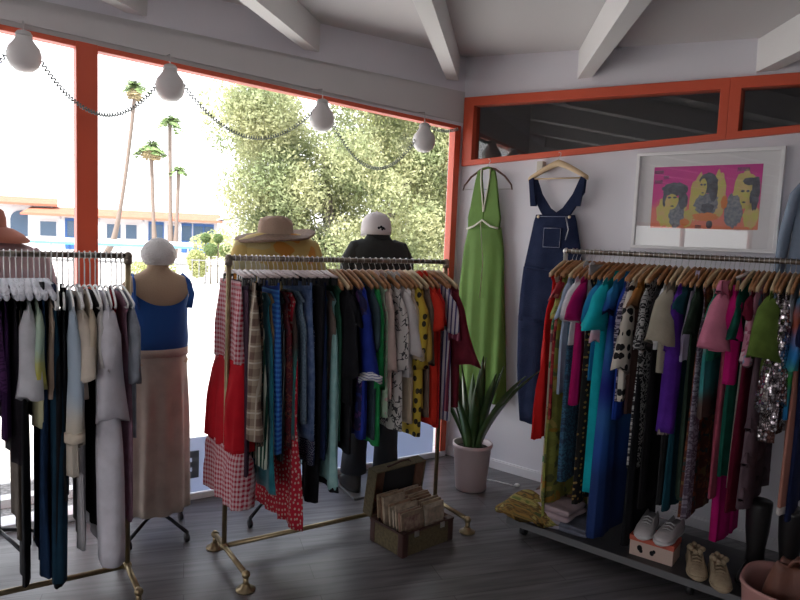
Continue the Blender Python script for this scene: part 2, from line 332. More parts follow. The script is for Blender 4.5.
# ------------------------------------------------------------------ outdoors: motel, palms, trees
def atpt(x,y): return Vector((x,y,-.14))
m_mw=mat('motel_white_stucco',(.58,.58,.60),.9); m_mr=mat('terracotta_roof_tiles',(.36,.11,.06),.8,mix=(.28,.08,.045),mscale=3)
m_bl=mat('motel_blue_paint',(.02,.09,.28),.6); m_wg=mat('motel_dark_glass',(.05,.09,.15),.2); m_lb=mat('pool_blue',(.10,.42,.72),.5)
def motel(label,p0,p1,zr,depth,openings,gable=False,arches=()):
    """block along p0->p1 (2d), front facing the shop"""
    a=Vector((*p0,0)); d=Vector((*p1,0))-a; L=d.length; d.normalize(); nb=Vector((-d.y,d.x,0))   # nb points away from the shop
    t=thing('motel_building',label,'building',a+Vector((0,0,-.14)),ang(d))
    H=zr+.14
    w=MB(); w.box((L/2,depth/2,H/2),(L,depth,H)); w.build('wall',m_mw,t,smooth=False)
    r=MB(); e=.7
    P=[(-.3,-e,H),( L+.3,-e,H),(L+.3,depth+e,H),(-.3,depth+e,H)]
    r.add([Vector(p) for p in P]+[Vector((-.3,depth/2,H+.55)),Vector((L+.3,depth/2,H+.55))],[(0,1,5,4),(2,3,4,5),(1,2,5),(3,0,4),(3,2,1,0)]); r.build('roof',m_mr,t,smooth=False)
    f=MB(); f.box((L/2,-e-.03,H-.05),(L+.6,.08,.14)); f.build('fascia',mat('motel_fascia',(.40,.13,.08),.8),t,smooth=False)
    for k,(x,z0,wd,ht,kind) in enumerate(openings):
        w=MB(); w.box((x,-.02,z0+ht/2),(wd,.08,ht)); o=w.build('door' if kind=='door' else 'window',m_bl if kind=='door' else m_mw,t,smooth=False)
        g=MB(); g.box((x,-.07,z0+ht*(.5 if kind!='door' else .66)),(wd*.86,.03,ht*(.86 if kind!='door' else .5))); g.build('pane',m_wg,o,smooth=False)
    for x,z0,wd,ht in arches:
        w=MB(); pts=[(x-wd/2,z0),(x+wd/2,z0)]+[(x+wd/2*math.cos(q*PI/8),z0+ht-wd/2+wd/2*math.sin(q*PI/8)) for q in range(9)]
        w.prism([Vector((px,-.02,pz)) for px,pz in pts],Vector((0,-.05,0))); w.build('archway',m_wg,t,smooth=False,fixn=True)
    return t,L
op=[]
t,L=motel('long single-storey motel wing with blue doors under a red tiled roof',(-24.6,43.5),(-13.2,47.2),2.28,6,
  [(1.2,.9,1.1,1.1,'w'),(3.2,.15,2.0,2.05,'door'),(5.2,.9,1.0,1.1,'w'),(6.3,.9,.8,1.1,'w'),(7.9,.15,1.0,2.05,'door'),(9.0,.6,.8,1.5,'w'),(9.9,.15,.7,2.05,'door'),(10.7,.15,.7,2.05,'door'),(11.4,.15,.7,2.05,'door')])
for x in (2.0,4.3,7.1,9.5): m=MB(); m.tube([(x,-.55,0),(x,-.55,2.35)],.07,8); m.build('post',m_mw,t)
motel('two-level white motel block with square windows and arches under a red roof',(-33.5,41.5),(-24.4,46.2),2.95,7,
  [(1.0,1.7,1.4,1.0,'w'),(4.3,1.6,1.5,1.1,'w'),(6.3,1.6,1.4,1.1,'w'),(2.4,1.6,.8,1.1,'w')],arches=[(8.3,.5,1.2,2.1),(9.5,.9,.6,1.5)])
g=thing('gabled_building','small white gabled building at the right end of the motel','building',(-13.0,47.0,-.14),.1)
m=MB(); m.prism([Vector((0,0,0)),Vector((3.3,0,0)),Vector((3.3,0,2.1)),Vector((1.2,0,2.75)),Vector((0,0,2.45))],Vector((0,5,0))); m.build('wall',m_mw,g,smooth=False,fixn=True)
m=MB(); m.prism([Vector((-.15,-.2,2.47)),Vector((1.2,-.2,2.8)),Vector((3.6,-.2,2.06)),Vector((3.6,-.2,2.14)),Vector((1.2,-.2,2.9)),Vector((-.15,-.2,2.57))],Vector((0,5.4,0))); m.build('roof',mat('pale_grey_roof',(.45,.5,.6),.8),g,smooth=False,fixn=True)
# pool canopy with a blue band
g=thing('pool_canopy','long low white canopy with a blue edge in front of the motel','canopy',(-14.6,33.0,-.14),.12)
m=MB(); m.box((0,0,1.0),(8.5,2.4,.20)); m.build('canopy_roof',mat('canopy_white',(.82,.83,.85),.7),g,smooth=False)
m=MB(); m.box((0,-1.24,.90),(8.5,.08,.12)); m.build('blue_band',m_lb,g,smooth=False)
for x in (-4,-2.4,-.8,.8,2.4,4): m=MB(); m.tube([(x,-1.0,0),(x,-1.0,.92)],.05,8); m.build('post',m_mw,g)
# palms
m_tr=mat('palm_trunk_bark',(.17,.13,.11),.9,bump=.6,bscale=8); m_fr=mat('palm_frond_green',(.10,.17,.05),.7,mix=(.16,.23,.08),mscale=3); m_fd=mat('dry_palm_fronds',(.42,.34,.20),.9)
def palm(label,x,y,zt,bx,crown,dead,seed):
    rnd=random.Random(seed); t=thing('palm_tree',label,'palm tree',(x+bx,y,-.14))
    H=zt+.14; pts=[];
    for k in range(13):
        v=k/12; pts.append((-bx*v**.55 if bx else .2*math.sin(v*3), 0, H*v))
    m=MB(); m.tube(pts,[.2-.09*min(1,k/4) for k in range(13)],9); m.build('trunk',m_tr,t)
    top=Vector(pts[-1]); m=MB()
    def frond(mm,el,az,Ln,w):
        d=Vector((math.cos(az),math.sin(az),0)); side=Vector((-d.y,d.x,0)); spine=[]
        for k in range(7):
            v=k/6; spine.append(top+d*(Ln*v*math.cos(el)) + Z3*(Ln*(v*math.sin(el)-.55*v*v)))
        for k in range(2,7):      # fan of leaf blades near the end of the stalk
            for sgn in (-1,1):
                b0=spine[k-1]; tip=b0+side*sgn*w*rnd.uniform(.7,1.1)+d*w*.7-Z3*w*rnd.uniform(.2,.7)
                mm.add([b0,spine[k],tip],[(0,1,2)])
        for k in range(6): mm.add([spine[k]+side*.03,spine[k]-side*.03,spine[k+1]-side*.03,spine[k+1]+side*.03],[(0,1,2,3)])
    for k in range(34): frond(m,rnd.uniform(-.2,1.3),rnd.uniform(0,2*PI),crown*rnd.uniform(.7,1.05),crown*.34)
    m.build('crown',m_fr,t,smooth=False)
    if dead:
        m=MB()
        for k in range(26): frond(m,rnd.uniform(-1.2,-.4),rnd.uniform(0,2*PI),crown*.6,crown*.3)
        m.build('dry_skirt',m_fd,t,smooth=False)
palm('tallest palm, its thin trunk leaning far to the left at its foot',-16.15,40,9.9,-1.8,.9,True,1)
palm('middle-height palm with a ragged crown and dry brown fronds',-15.2,40,6.45,.35,.95,True,2)
palm('second tallest palm with a small flat green crown',-14.1,40,8.0,.15,.85,False,3)
palm('shortest palm, to the right of the others, with a tiny crown',-13.55,40,5.15,-.25,.6,False,4)
# leaf mass of a tree or bush
def leaves(mb,blobs,count,size,seed,shell=.55):
    rnd=random.Random(seed); tot=sum(b[3]**2 for b in blobs)
    for bx,by,bz,br,*sc in blobs:
        sz=sc[0] if sc else 1.0
        for k in range(int(count*br*br/tot)):
            while True:
                d=Vector((rnd.gauss(0,1),rnd.gauss(0,1),rnd.gauss(0,1)))
                if d.length>.01: break
            d.normalize(); r=br*(shell+(1.06-shell)*rnd.random()**.6)
            c=Vector((bx,by,bz))+Vector((d.x*r,d.y*r,d.z*r*sz))
            a=Vector((rnd.gauss(0,1),rnd.gauss(0,1),rnd.gauss(0,1))).normalized(); b=a.cross(Vector((rnd.gauss(0,1),rnd.gauss(0,1),rnd.gauss(0,1)))).normalized()
            s=size*rnd.uniform(.6,1.3)
            mb.add([c-a*s,c+b*s*.4,c+a*s,c-b*s*.4],[(0,1,2,3)])
def leafmat(name,c1,c2,sc):
    m=mat(name,c1,.7,mix=c2,mscale=sc,spec=.3); n,l=nt(m); b=n['Principled BSDF']; b.inputs['Transmission Weight'].default_value=0
    tl=n.new('ShaderNodeBsdfTranslucent'); mx=n.new('ShaderNodeMixShader'); mx.inputs[0].default_value=.4
    l.new(b.inputs['Base Color'].links[0].from_socket,tl.inputs[0]); l.new(b.outputs[0],mx.inputs[1]); l.new(tl.outputs[0],mx.inputs[2]); l.new(mx.outputs[0],n['Material Output'].inputs[0]); return m
m_leaf=leafmat('olive_green_leaves',(.44,.44,.25),(.24,.29,.15),1.2); m_leaf2=leafmat('yellow_green_leaves',(.48,.49,.24),(.32,.37,.16),2.0)
m_bark=mat('grey_tree_bark',(.12,.10,.085),.9,bump=.5,bscale=10)
rnd=random.Random(7)
t=thing('leafy_tree','large pale olive-green tree filling the right half of the big window','tree',(-1.3,14.6,-.14))
bl=[]
for k in range(95):
    u=rnd.uniform(-1,1); v=rnd.uniform(0,1); a_=rnd.uniform(0,PI*2)
    bx=.25+u*2.65; bz=.7+v*4.9; 
    if (abs(u)**2.2+max(0,(v-.45)/.55)**2)>1.05: bz=.7+v*3.6; bx=.2+u*2.5
    if bz<2.2: bx=max(bx,-1.6)
    bl.append((bx,rnd.uniform(-1.3,1.3),bz,rnd.uniform(.42,.8)))
m=MB(); leaves(m,bl,120000,.052,11,.25); m.build('crown',m_leaf,t,smooth=False)
m=MB()
m.tube([(0,0,0),(-.1,0,1.1),(-.35,0,2.2),(-.5,.1,3.6)],[.26,.2,.14,.06],9)
m.tube([(-.05,0,.8),(.8,-.1,1.9),(1.5,0,3.2)],[.17,.12,.05],8); m.tube([(-.1,0,1.2),(-1.2,.1,2.2),(-2.0,.1,3.2)],[.15,.1,.04],8)
m.build('trunk',m_bark,t)
t=thing('leafy_tree','tall tree at the right of the window, standing behind the large olive-green one','tree',(2.4,19,-.14))
m=MB(); bl=[(rnd.uniform(-3.0,3),rnd.uniform(-1.5,1.5),rnd.uniform(1.0,7.0),rnd.uniform(.7,1.1)) for k in range(50)]; leaves(m,bl,50000,.085,5,.3); m.build('crown',m_leaf2,t,smooth=False)
m=MB(); m.tube([(0,0,0),(.1,0,2),(.3,0,4.5)],[.3,.22,.08],9); m.build('trunk',m_bark,t)
# clipped pompom shrubs and bushes
m_top=leafmat('clipped_green_leaves',(.14,.22,.09),(.20,.28,.11),6)
def pompom(label,x,y,z,r,group=None):
    t=thing('topiary_shrub',label,'topiary',(x,y,-.14),group=group)
    m=MB(); leaves(m,[(0,0,z+.14,r)],1500,.035,int(x*77)%99,.75); m.sphere((0,0,z+.14),r*.8,12,8); m.build('foliage',m_top,t,smooth=False)
    m=MB(); m.tube([(0,0,0),(0,0,z+.14)],.025,6); m.build('stem',m_bark,t)
pompom('upper left ball of the clipped shrubs before the white gable',-6.62,22.3,1.38,.15)
pompom('upper right ball of the clipped shrubs before the white gable',-6.2,22.3,1.38,.15)
pompom('lower left ball of the clipped shrubs before the white gable',-6.35,22,1.0,.21)
pompom('lower right ball of the clipped shrubs before the white gable',-5.88,22,1.0,.19)
t=thing('round_bush','yellow-green round bush left of the clipped shrubs','bush',(-6.85,22,-.14)); m=MB(); leaves(m,[(0,0,.8,.3,1.1),(.1,0,.5,.3)],2500,.05,3,.4); m.build('foliage',m_leaf2,t,smooth=False)
t=thing('round_bush','low pale bush beneath the pool canopy','bush',(-8.3,22,-.14)); m=MB(); leaves(m,[(0,0,.5,.4,.8),(.5,0,.4,.3),(-.5,0,.35,.3)],2500,.05,4,.4); m.build('foliage',m_leaf2,t,smooth=False)
t=thing('metal_fence','thin dark metal fence posts beneath the clipped shrubs','fence',(-5.9,21.5,-.14),.05)
for k in range(9): m=MB(); m.box((k*.22-.9,0,.42),(.025,.025,.84)); m.build('post',mat('fence_metal',(.2,.2,.22),.5),t,smooth=False)
m=MB(); m.box((0,0,.8),(1.9,.02,.03)); m.build('rail',mat('fence_metal',(.2,.2,.22),.5),t,smooth=False)
t=thing('leafy_hedge','pale green hedge filling the gap beside the motel gable','hedge',(-6.9,33,-.14)); m=MB()
leaves(m,[(k*.8-3,rnd.uniform(-.3,.3),.9+.25*math.sin(k*1.7),.75) for k in range(14)],9000,.09,6,.4); m.build('foliage',m_leaf2,t,smooth=False)
# ------------------------------------------------------------------ clothes on hangers
def sgnp(v,p): return math.copysign(abs(v)**p, v)
def sstep(a,b,x):
    t=max(0,min(1,(x-a)/(b-a))); return t*t*(3-2*t)
def body_rings(hw,hh,L,z0=0.0,th=.007,thh=.011,neck=.08,nd=.05,drop=.05,folds=4,amp=.010,ph=0.0,waist=0.0,skew=0.0,N=44,Mr=20,hemwave=.0045,flat_top=False,arm=0.0,fat=0.9):
    rs=[]
    for j in range(Mr+1):
        v=j/Mr; w=hw+(hh-hw)*v**.85; w*=1-waist*math.exp(-((v-.38)/.13)**2)
        if arm: w-=arm*sstep(.0,.06,v)*(1-sstep(.12,.22,v))
        t=th+(thh-th)*sstep(0,.6,v)
        r=[]
        for i in range(N):
            a=2*PI*i/N; cx=sgnp(math.cos(a),.75); sy=sgnp(math.sin(a),.8)
            X=w*cx; Y=t*sy
            if not flat_top and j==0: Y=.004*sy if abs(X)>neck else .02*sy*(1-(X/neck)**2)**.5
            Y*=1+fat*sstep(.45,1,abs(X)/max(w,.01))*sstep(.03,.2,v); fa=amp*sstep(0,.7,v); u=X/hw
            Y+=fa*(math.sin(folds*u*1.7+ph)+.5*math.sin(folds*u*3.1+ph*2+v*2))
            X+=w*.02*math.sin(folds*3*a+ph)*sstep(.2,.8,v)+skew*v
            Z=z0-v*L
            k=(1-v)**3
            if not flat_top:
                Z-=drop*min(1.3,(abs(X)/hw)**1.4)*(1-v)**2
                if abs(X)<neck: Z-=(nd*(1-(X/neck)**2))*max(0,1-j/2.0)
            Z+=hemwave*math.sin(folds*2.3*u+ph)*sstep(.7,1,v)
            r.append((X,Y,Z))
        rs.append(r)
    return rs
def sleeve_rings(sgn,hw,sl,z0,drop,r0=.06,r1=.05,out=.06,th=.012,ph=0,N=14,Mr=10,bell=0.0):
    rs=[]
    for j in range(Mr+1):
        v=j/Mr; X=hw-.028+out*(v**.7)+.02*math.sin(v*2.6+ph)*v; Z=z0-drop-.012-sl*v
        rx=r0*(.35+.65*sstep(0,.25,v))+(r1-r0)*v+bell*v**3; ry=th*(.5+.5*sstep(0,.2,v))*(1+.5*v)
        r=[]
        for i in range(N):
            a=2*PI*i/N; wv=1+.20*math.sin(3*a+ph+v*2)*v+.12*math.sin(7*a+ph*2)*v
            tilt=-.35*(1-v)*rx*math.cos(a)
            r.append((sgn*(X+rx*math.cos(a)*wv), ry*math.sin(a)*wv+.004*math.sin(v*5+ph), Z+tilt+(.014*math.sin(2*a+ph)+.35*sl*.12*math.cos(a))*v*v))
        rs.append(r)
    return rs
def make_garment(name,label,cat,group,loc,rz,m,L,hw=.2,hh=.24,z0=-.075,sl=0.0,r0=.06,r1=.05,out=.06,bell=0.0,
                 collar=None,band=None,straps=False,cuff=None,hem=None,folds=4,amp=.008,thh=.011,waist=0.0,nd=.05,skew=0.0,seed=0,m2=None,m2z=None,m3=None,m3z=None,thl=None,legs=False,ruffle=None,neck=.08,open_front=False,drop=.085,extra=None,fat=.9,st=.016):
    rnd=random.Random(seed*13+5); ph=rnd.uniform(0,6.28)
    t=thing(name,label,cat,loc,rz,group)
    flat = band is not None or straps; bod=t
    tz=z0-(.10 if straps else 0.0)
    if legs:
        for sg in (-1,1):
            b=MB(); rs=body_rings(.10,.075,L,tz,thh,thh,folds=2,amp=amp,ph=ph+sg,flat_top=True,N=24); b.rings([[(x*1.0+sg*.082,y,z) for x,y,z in r] for r in rs]); b.build('leg',m,t)
    elif m2 is not None and m2z:     # upper piece, then a flared lower tier of another cloth
        b=MB(); rs=body_rings(hw,hw+(hh-hw)*m2z,L*m2z,tz,.007,thh,neck=neck,nd=nd,drop=drop,folds=folds,amp=amp*.6,ph=ph,flat_top=flat); b.rings(rs); b.build('bodice',m,t)
        b=MB(); w0=hw+(hh-hw)*m2z; e_=m3z or 1.0; w1=hw+(hh-hw)*e_; rs=body_rings(w0*1.03,w1,L*(e_-m2z),tz-L*m2z+.01,thh,thl or thh*1.5,folds=folds+2,amp=amp,ph=ph,flat_top=True); b.rings(rs); b.build('lower_tier',m2,t)
        if m3: b=MB(); rs=body_rings(w1*.97,hh,L*(1-m3z)+.02,tz-L*m3z+.02,thl*.95,thl*1.05,folds=folds+2,amp=amp,ph=ph+1,flat_top=True); b.rings(rs); b.build('hem_tier',m3,t)
    else:
        b=MB(); rs=body_rings(hw,hh,L,tz,.007,thh,neck=neck,nd=nd,drop=0 if flat else drop,folds=folds,amp=amp,ph=ph,waist=waist,skew=skew,flat_top=flat,arm=0 if sl or flat else .035,fat=fat); b.rings(rs); bod=b.build('body',m,t)
    if sl:
        for sg in (-1,1):
            b=MB(); k=1.0 if sg>0 else .85; rs=sleeve_rings(sg,hw,sl,tz,drop,r0,r1,out*k,st,ph+sg,bell=bell); b.rings(rs); slv=b.build('sleeve',m,t)
            if cuff is not None:
                b=MB(); e=rs[-1]; cx=sum(p[0] for p in e)/len(e); ch=.035
                b.rings([[((p[0]-cx)*1.06+cx,p[1]*1.12,p[2]+ch) for p in e],[((p[0]-cx)*1.06+cx,p[1]*1.12,p[2]-.004) for p in e]]); b.build('cuff',cuff,slv)
    if collar is not None:
        for sg in (-1,1):
            b=MB(); q=[(0,.016*sg,tz-.004),(neck*.6,.017*sg,tz+.012),(neck*1.05,.013*sg,tz-.005),(neck*.9,.021*sg,tz-.05),(neck*.35,.024*sg,tz-.062)]
            b.prism([Vector(p) for p in q],Vector((0,.003*sg,0))); b.build('collar',collar,bod,smooth=False,fixn=True)
    if band is not None:
        b=MB(); b.rings([[(hw*1.015*sgnp(math.cos(2*PI*i/24),.75),.0095*sgnp(math.sin(2*PI*i/24),.8),tz+.006-zz) for i in range(24)] for zz in (0,.035)]); b.build('waistband',band,t)
    if straps:
        for sg in (-1,1):
            for yy in (-.005,.005):
                b=MB(); b.tube([(sg*hw*.55,yy,tz+.11-.012),(sg*hw*.62,yy,tz+.06),(sg*hw*.6,yy,tz-.005)],.005,6,flat=.4); b.build('strap',m,bod)
    if hem is not None:
        b=MB(); rr=body_rings(hw,hh,L,tz,.007,thh,folds=folds,amp=amp,ph=ph,waist=waist,skew=skew,flat_top=True)[-1]
        cx=sum(p[0] for p in rr)/len(rr)
        b.rings([[((p[0]-cx)*(1.0+.03*k)+cx,p[1]*(1.06+.1*k),-L+tz+.022-.03*k) for p in rr] for k in (0,.5,1)]); b.build('hem_trim',hem,bod)
    if ruffle is not None:
        for zz in ruffle:
            b=MB(); v=zz; w=hw+(hh-hw)*v**.85; rs=[]
            for j,(e,dz) in enumerate(((1.0,0),(1.09,-.02),(1.13,-.055))):
                rs.append([(w*e*sgnp(math.cos(2*PI*i/48),.75)+skew*v,(thh*e+.004*j)*sgnp(math.sin(2*PI*i/48),.8)+.004*j*math.sin(i*1.3),tz-v*L+dz+.006*j*math.sin(i*1.9)) for i in range(48)])
            b.rings(rs); b.build('ruffle',extra or m,bod)
    return t
# hangers: hook over the bar at the origin, arms along x
m_hook=mat('hanger_steel',(.55,.55,.56),.3,1.0); m_wood=mat('hanger_wood',(.42,.20,.085),.5,mix=(.33,.15,.06),mscale=30); m_wood2=mat('pale_hanger_wood',(.62,.46,.28),.5)
m_blackp=mat('black_plastic',(.02,.02,.022),.4); m_whitep=mat('white_plastic',(.80,.79,.78),.35); m_pad=mat('white_lace_padding',(.80,.82,.90),.9,bump=1.0,bscale=90)
m_pinkp=mat('pinkish_white_plastic',(.60,.49,.49),.4)
def hook_mb(zn,r=.0165,w=.0018,R=.0125):
    b=MB(); pts=[]
    for k in range(11):
        a=-.35*PI+k*(1.35*PI/10); pts.append((r*math.cos(a),0,r*math.sin(a)+.0005))
    pts.append((-r*.8,0,-.02)); pts.append((0,0,-.036)); pts.append((0,0,zn))
    b.tube(pts,w,6); return b
def arms_pts(span,z1,z2,n=8):
    return [(span*(k/n*2-1),0,z1+(z2-z1)*abs(k/n*2-1)**1.4) for k in range(n+1)]
def mk_wood(nm,mm,zn=-.055):
    t=thing(nm,'x','hanger'); hook_mb(zn-.02).build('hook',m_hook,t)
    b=MB(); rs=[]
    for k in range(13):
        u=k/6-1; x=.182*u; z=zn-.010-.066*abs(u)**1.3; h=.019-.006*abs(u); y=.0065
        rs.append([(x,-y,z-h),(x,y,z-h),(x,y,z+h*.7),(x,y*.4,z+h),(x,-y*.4,z+h),(x,-y,z+h*.7)])
    b.rings(rs); b.build('shoulders',mm,t)
    return t
def mk_clip(nm,mm,zn=-.06):
    t=thing(nm,'x','hanger'); hook_mb(zn-.005).build('hook',m_hook,t)
    b=MB(); b.tube([(-.15,0,zn-.022),(-.08,0,zn-.014),(0,0,zn),(.08,0,zn-.014),(.15,0,zn-.022)],[.009,.010,.013,.010,.009],8,flat=.55); b.build('crossbar',mm,t)
    for sg in (-1,1):
        c=MB(); c.box((sg*.13,-.006,zn-.045),(.018,.005,.036)); c.box((sg*.13,.006,zn-.045),(.018,.005,.036)); c.box((sg*.13,0,zn-.03),(.008,.014,.01)); c.build('clip',m_blackp,t,smooth=False)
    return t
def mk_tubular(nm,mm,zn=-.12):
    t=thing(nm,'x','hanger'); hook_mb(zn-.012,w=.0028).build('hook',mm,t)
    b=MB(); b.tube(arms_pts(.2,zn-.01,zn-.075,12),.0048,7); b.tube([(-.2,0,zn-.075),(-.19,0,zn-.092),(.19,0,zn-.092),(.2,0,zn-.075)],.0048,7); b.build('shoulders',mm,t)
    return t
def mk_padded(nm,mm,zn=-.10):
    t=thing(nm,'x','hanger'); hook_mb(zn,w=.0024).build('hook',m_hook,t)
    b=MB(); pts=arms_pts(.19,zn-.01,zn-.055,16); b.tube(pts,[.016+.005*math.sin(k*1.9) for k in range(17)],9,flat=.62); b.build('padding',mm,t)
    b=MB(); b.rings([[(.2*u,.009*math.cos(k)*1.0,0) for u in (0,)] for k in range(2)],False,False) if False else None
    c=MB()
    for u in range(-9,10): c.sphere((u*.02,.004*math.sin(u*2.3),zn-.022-.045*abs(u/9.5)**1.4+.008*math.sin(u*1.7)),.014+.004*math.sin(u*3.1),8,5,(1,.8,1.1))
    c.build('lace_edge',mm,t)
    return t
HPROTO={'wood':mk_wood('wooden_hanger',m_wood),'pale':mk_wood('wooden_hanger',m_wood2),'clip':mk_clip('clip_hanger',m_pinkp),'white':mk_tubular('white_hanger',m_whitep),'pad':mk_padded('padded_hanger',m_pad)}
HUSED={}
HWORD={'wood':'wooden hanger','pale':'pale wooden hanger','clip':'clip hanger','white':'white plastic hanger','pad':'white padded lace hanger'}
def hang(kind,loc,rz,what,group):
    o=HPROTO[kind] if kind not in HUSED else copy_tree(HPROTO[kind]); HUSED[kind]=1
    o.location=loc; o.rotation_euler=(0,0,rz); o['label']=(HWORD[kind]+' holding the '+what); o['group']=group; o['category']='hanger'
    return o
def P(col,**k):
    nm='cloth_%d_%d_%d_%d'%(col[0]*999,col[1]*999,col[2]*999,len(k)); dk=tuple(c*(.86 if max(col)>.35 else .72) for c in col)
    return mat(nm,col,.88,spec=.12,mix=dk,mscale=14,bump=.25,bscale=45,**k)
# ------------------------------------------------------------------ patterned cloth
G_BLACK=P((.014,.014,.017)); G_NAVY=P((.015,.022,.07)); G_RED=P((.50,.012,.022))
G_GING=fabric('red_gingham','gingham',[(.40,.02,.05),(.68,.50,.52)],42)
G_PLAID=fabric('brown_plaid','plaid',[(.36,.29,.22),(.15,.095,.075),(.50,.44,.36)],13)
G_BRFL=fabric('black_brown_floral','floral',[(.02,.018,.018),(.14,.08,.05),(.05,.03,.02),(.2,.13,.09)],40)
G_GSTR=fabric('green_white_stripe','stripes_v',[(.55,.6,.5),(.01,.06,.04)],28)
G_BLUE=fabric('blue_block_print','stripes_h',[(.02,.09,.42),(.05,.22,.58)],42)
G_PIN=fabric('grey_pinstripe','stripes_v',[(.18,.18,.18),(.02,.02,.022)],70,extra=.2)
G_MARO=fabric('maroon_tapestry','floral',[(.10,.012,.02),(.02,.012,.015),(.18,.06,.04),(.05,.02,.03)],50)
G_BAND=fabric('red_bandana','dots',[(.52,.35,.32),(.42,.012,.03)],38,extra=.24)
G_BRTE=fabric('brown_with_teal_border','bands',[(.05,.03,.025),(.05,.032,.028),(.06,.035,.03),(.02,.17,.16),(.03,.10,.11)],30,extra=.95)
G_SLATE=fabric('slate_speckle','melange',[(.07,.11,.17),(.16,.22,.28)],90)
G_DENL=fabric('faded_denim','melange',[(.05,.09,.20),(.12,.17,.30)],30)
G_NDOT=fabric('navy_pin_dots','dots',[(.30,.32,.4),(.015,.02,.06)],80,extra=.2)
G_AQUA=fabric('pale_aqua_cotton','melange',[(.22,.42,.42),(.30,.50,.49)],20)
G_NPUR=fabric('navy_purple_print','floral',[(.015,.015,.06),(.08,.03,.13),(.02,.03,.15),(.03,.02,.05)],26)
G_EMB=fabric('white_embroidery','stripes_h',[(.66,.66,.70),(.04,.06,.30)],70,extra=.75)
G_MINT=fabric('mint_floral','floral',[(.40,.52,.40),(.30,.44,.30),(.55,.35,.35),(.50,.52,.42)],34)
G_CRBK=fabric('cream_black_print','animal',[(.06,.055,.06),(.56,.52,.50)],16,extra=.025)
G_MUST=fabric('mustard_black_flowers','dots',[(.03,.025,.015),(.50,.35,.04)],17,extra=.27)
G_WNAV=fabric('white_navy_lilac_stripe','stripes_v',[(.56,.54,.58),(.06,.05,.16)],30,extra=.6)
G_MPNK=fabric('maroon_pink_stripe','stripes_v',[(.15,.02,.05),(.36,.12,.17)],24,extra=.7)
G_FL1=fabric('pink_green_floral','floral',[(.52,.44,.34),(.06,.26,.12),(.55,.16,.16),(.50,.30,.20),(.20,.08,.10)],15)
G_REDR=fabric('red_rose_print','floral',[(.30,.02,.03),(.40,.08,.05),(.12,.01,.02),(.5,.15,.12)],24)
G_FLG=fabric('olive_gold_floral_dress','floral',[(.22,.22,.05),(.34,.18,.03),(.26,.28,.06),(.10,.11,.04),(.40,.30,.08)],22)
G_LACE=fabric('steel_blue_lace','animal',[(.03,.06,.11),(.05,.15,.24)],45,extra=.06)
G_BGOLD=fabric('black_gold_fleck','dots',[(.40,.25,.08),(.02,.018,.018)],30,extra=.2)
G_PAST=fabric('pastel_tie_dye','melange',[(.20,.42,.60),(.60,.36,.44),(.55,.50,.58)],7)
G_BBAND=fabric('blue_bands','bands',[(.01,.04,.26),(.02,.20,.45),(.01,.03,.24),(.03,.14,.40),(.012,.02,.20),(.03,.12,.36),(.02,.08,.34),(.015,.04,.16)],5,extra=1.35)
G_LAVL=fabric('lavender_leopard','animal',[(.05,.04,.08),(.42,.38,.48)],50,extra=.07)
G_POLKA=fabric('cream_polka_dots','dots',[(.012,.012,.014),(.62,.57,.50)],17,extra=.30)
G_BROR=fabric('brown_velvet_orange_yoke','bands',[(.42,.18,.03),(.40,.16,.03),(.07,.035,.03),(.075,.04,.035),(.07,.035,.03),(.06,.03,.03)],6,extra=.9)
G_BWG=fabric('black_white_geometric','animal',[(.46,.45,.45),(.02,.02,.022)],40,extra=.055)
G_FRNG=fabric('fringed_trim','stripes_v',[(.25,.20,.18),(.05,.03,.05)],90)
G_GLIL=fabric('grey_lilac_print','animal',[(.12,.09,.13),(.30,.27,.33)],40,extra=.07)
G_PAIS=fabric('rust_paisley','floral',[(.10,.03,.02),(.22,.07,.03),(.03,.05,.05),(.16,.10,.04)],30)
G_CROT=fabric('cream_orange_teal','bands',[(.46,.44,.40),(.46,.44,.40),(.50,.22,.06),(.50,.46,.42),(.03,.22,.22),(.05,.28,.28),(.10,.06,.05)],8,extra=.82)
G_PBFL=fabric('pink_blue_floral','floral',[(.48,.20,.28),(.20,.28,.42),(.55,.42,.46),(.30,.08,.14)],26)
G_SEQ=fabric('silver_sequins','sequin',[(.86,.82,.82),(.40,.34,.35)],75)
G_SEQ2=fabric('pewter_sequins','sequin',[(.70,.64,.66),(.22,.18,.20)],75)
G_ABS=fabric('abstract_print','bands',[(.12,.12,.13),(.02,.25,.45),(.30,.07,.04),(.02,.20,.50),(.05,.30,.06),(.02,.18,.42),(.02,.10,.25)],12,extra=.9)
G_PURL=fabric('purple_lace','animal',[(.10,.03,.14),(.045,.012,.07)],40,extra=.08)
G_PGY=fabric('pale_green_floral','bands',[(.52,.50,.40),(.44,.50,.40),(.36,.46,.36),(.34,.46,.38),(.52,.48,.10),(.50,.48,.30)],30,extra=.7)
G_LBLC=fabric('light_blue_gown','bands',[(.50,.46,.42),(.42,.46,.52),(.36,.44,.54),(.38,.46,.56),(.36,.44,.54),(.48,.43,.36),(.50,.45,.38)],5,extra=.95)
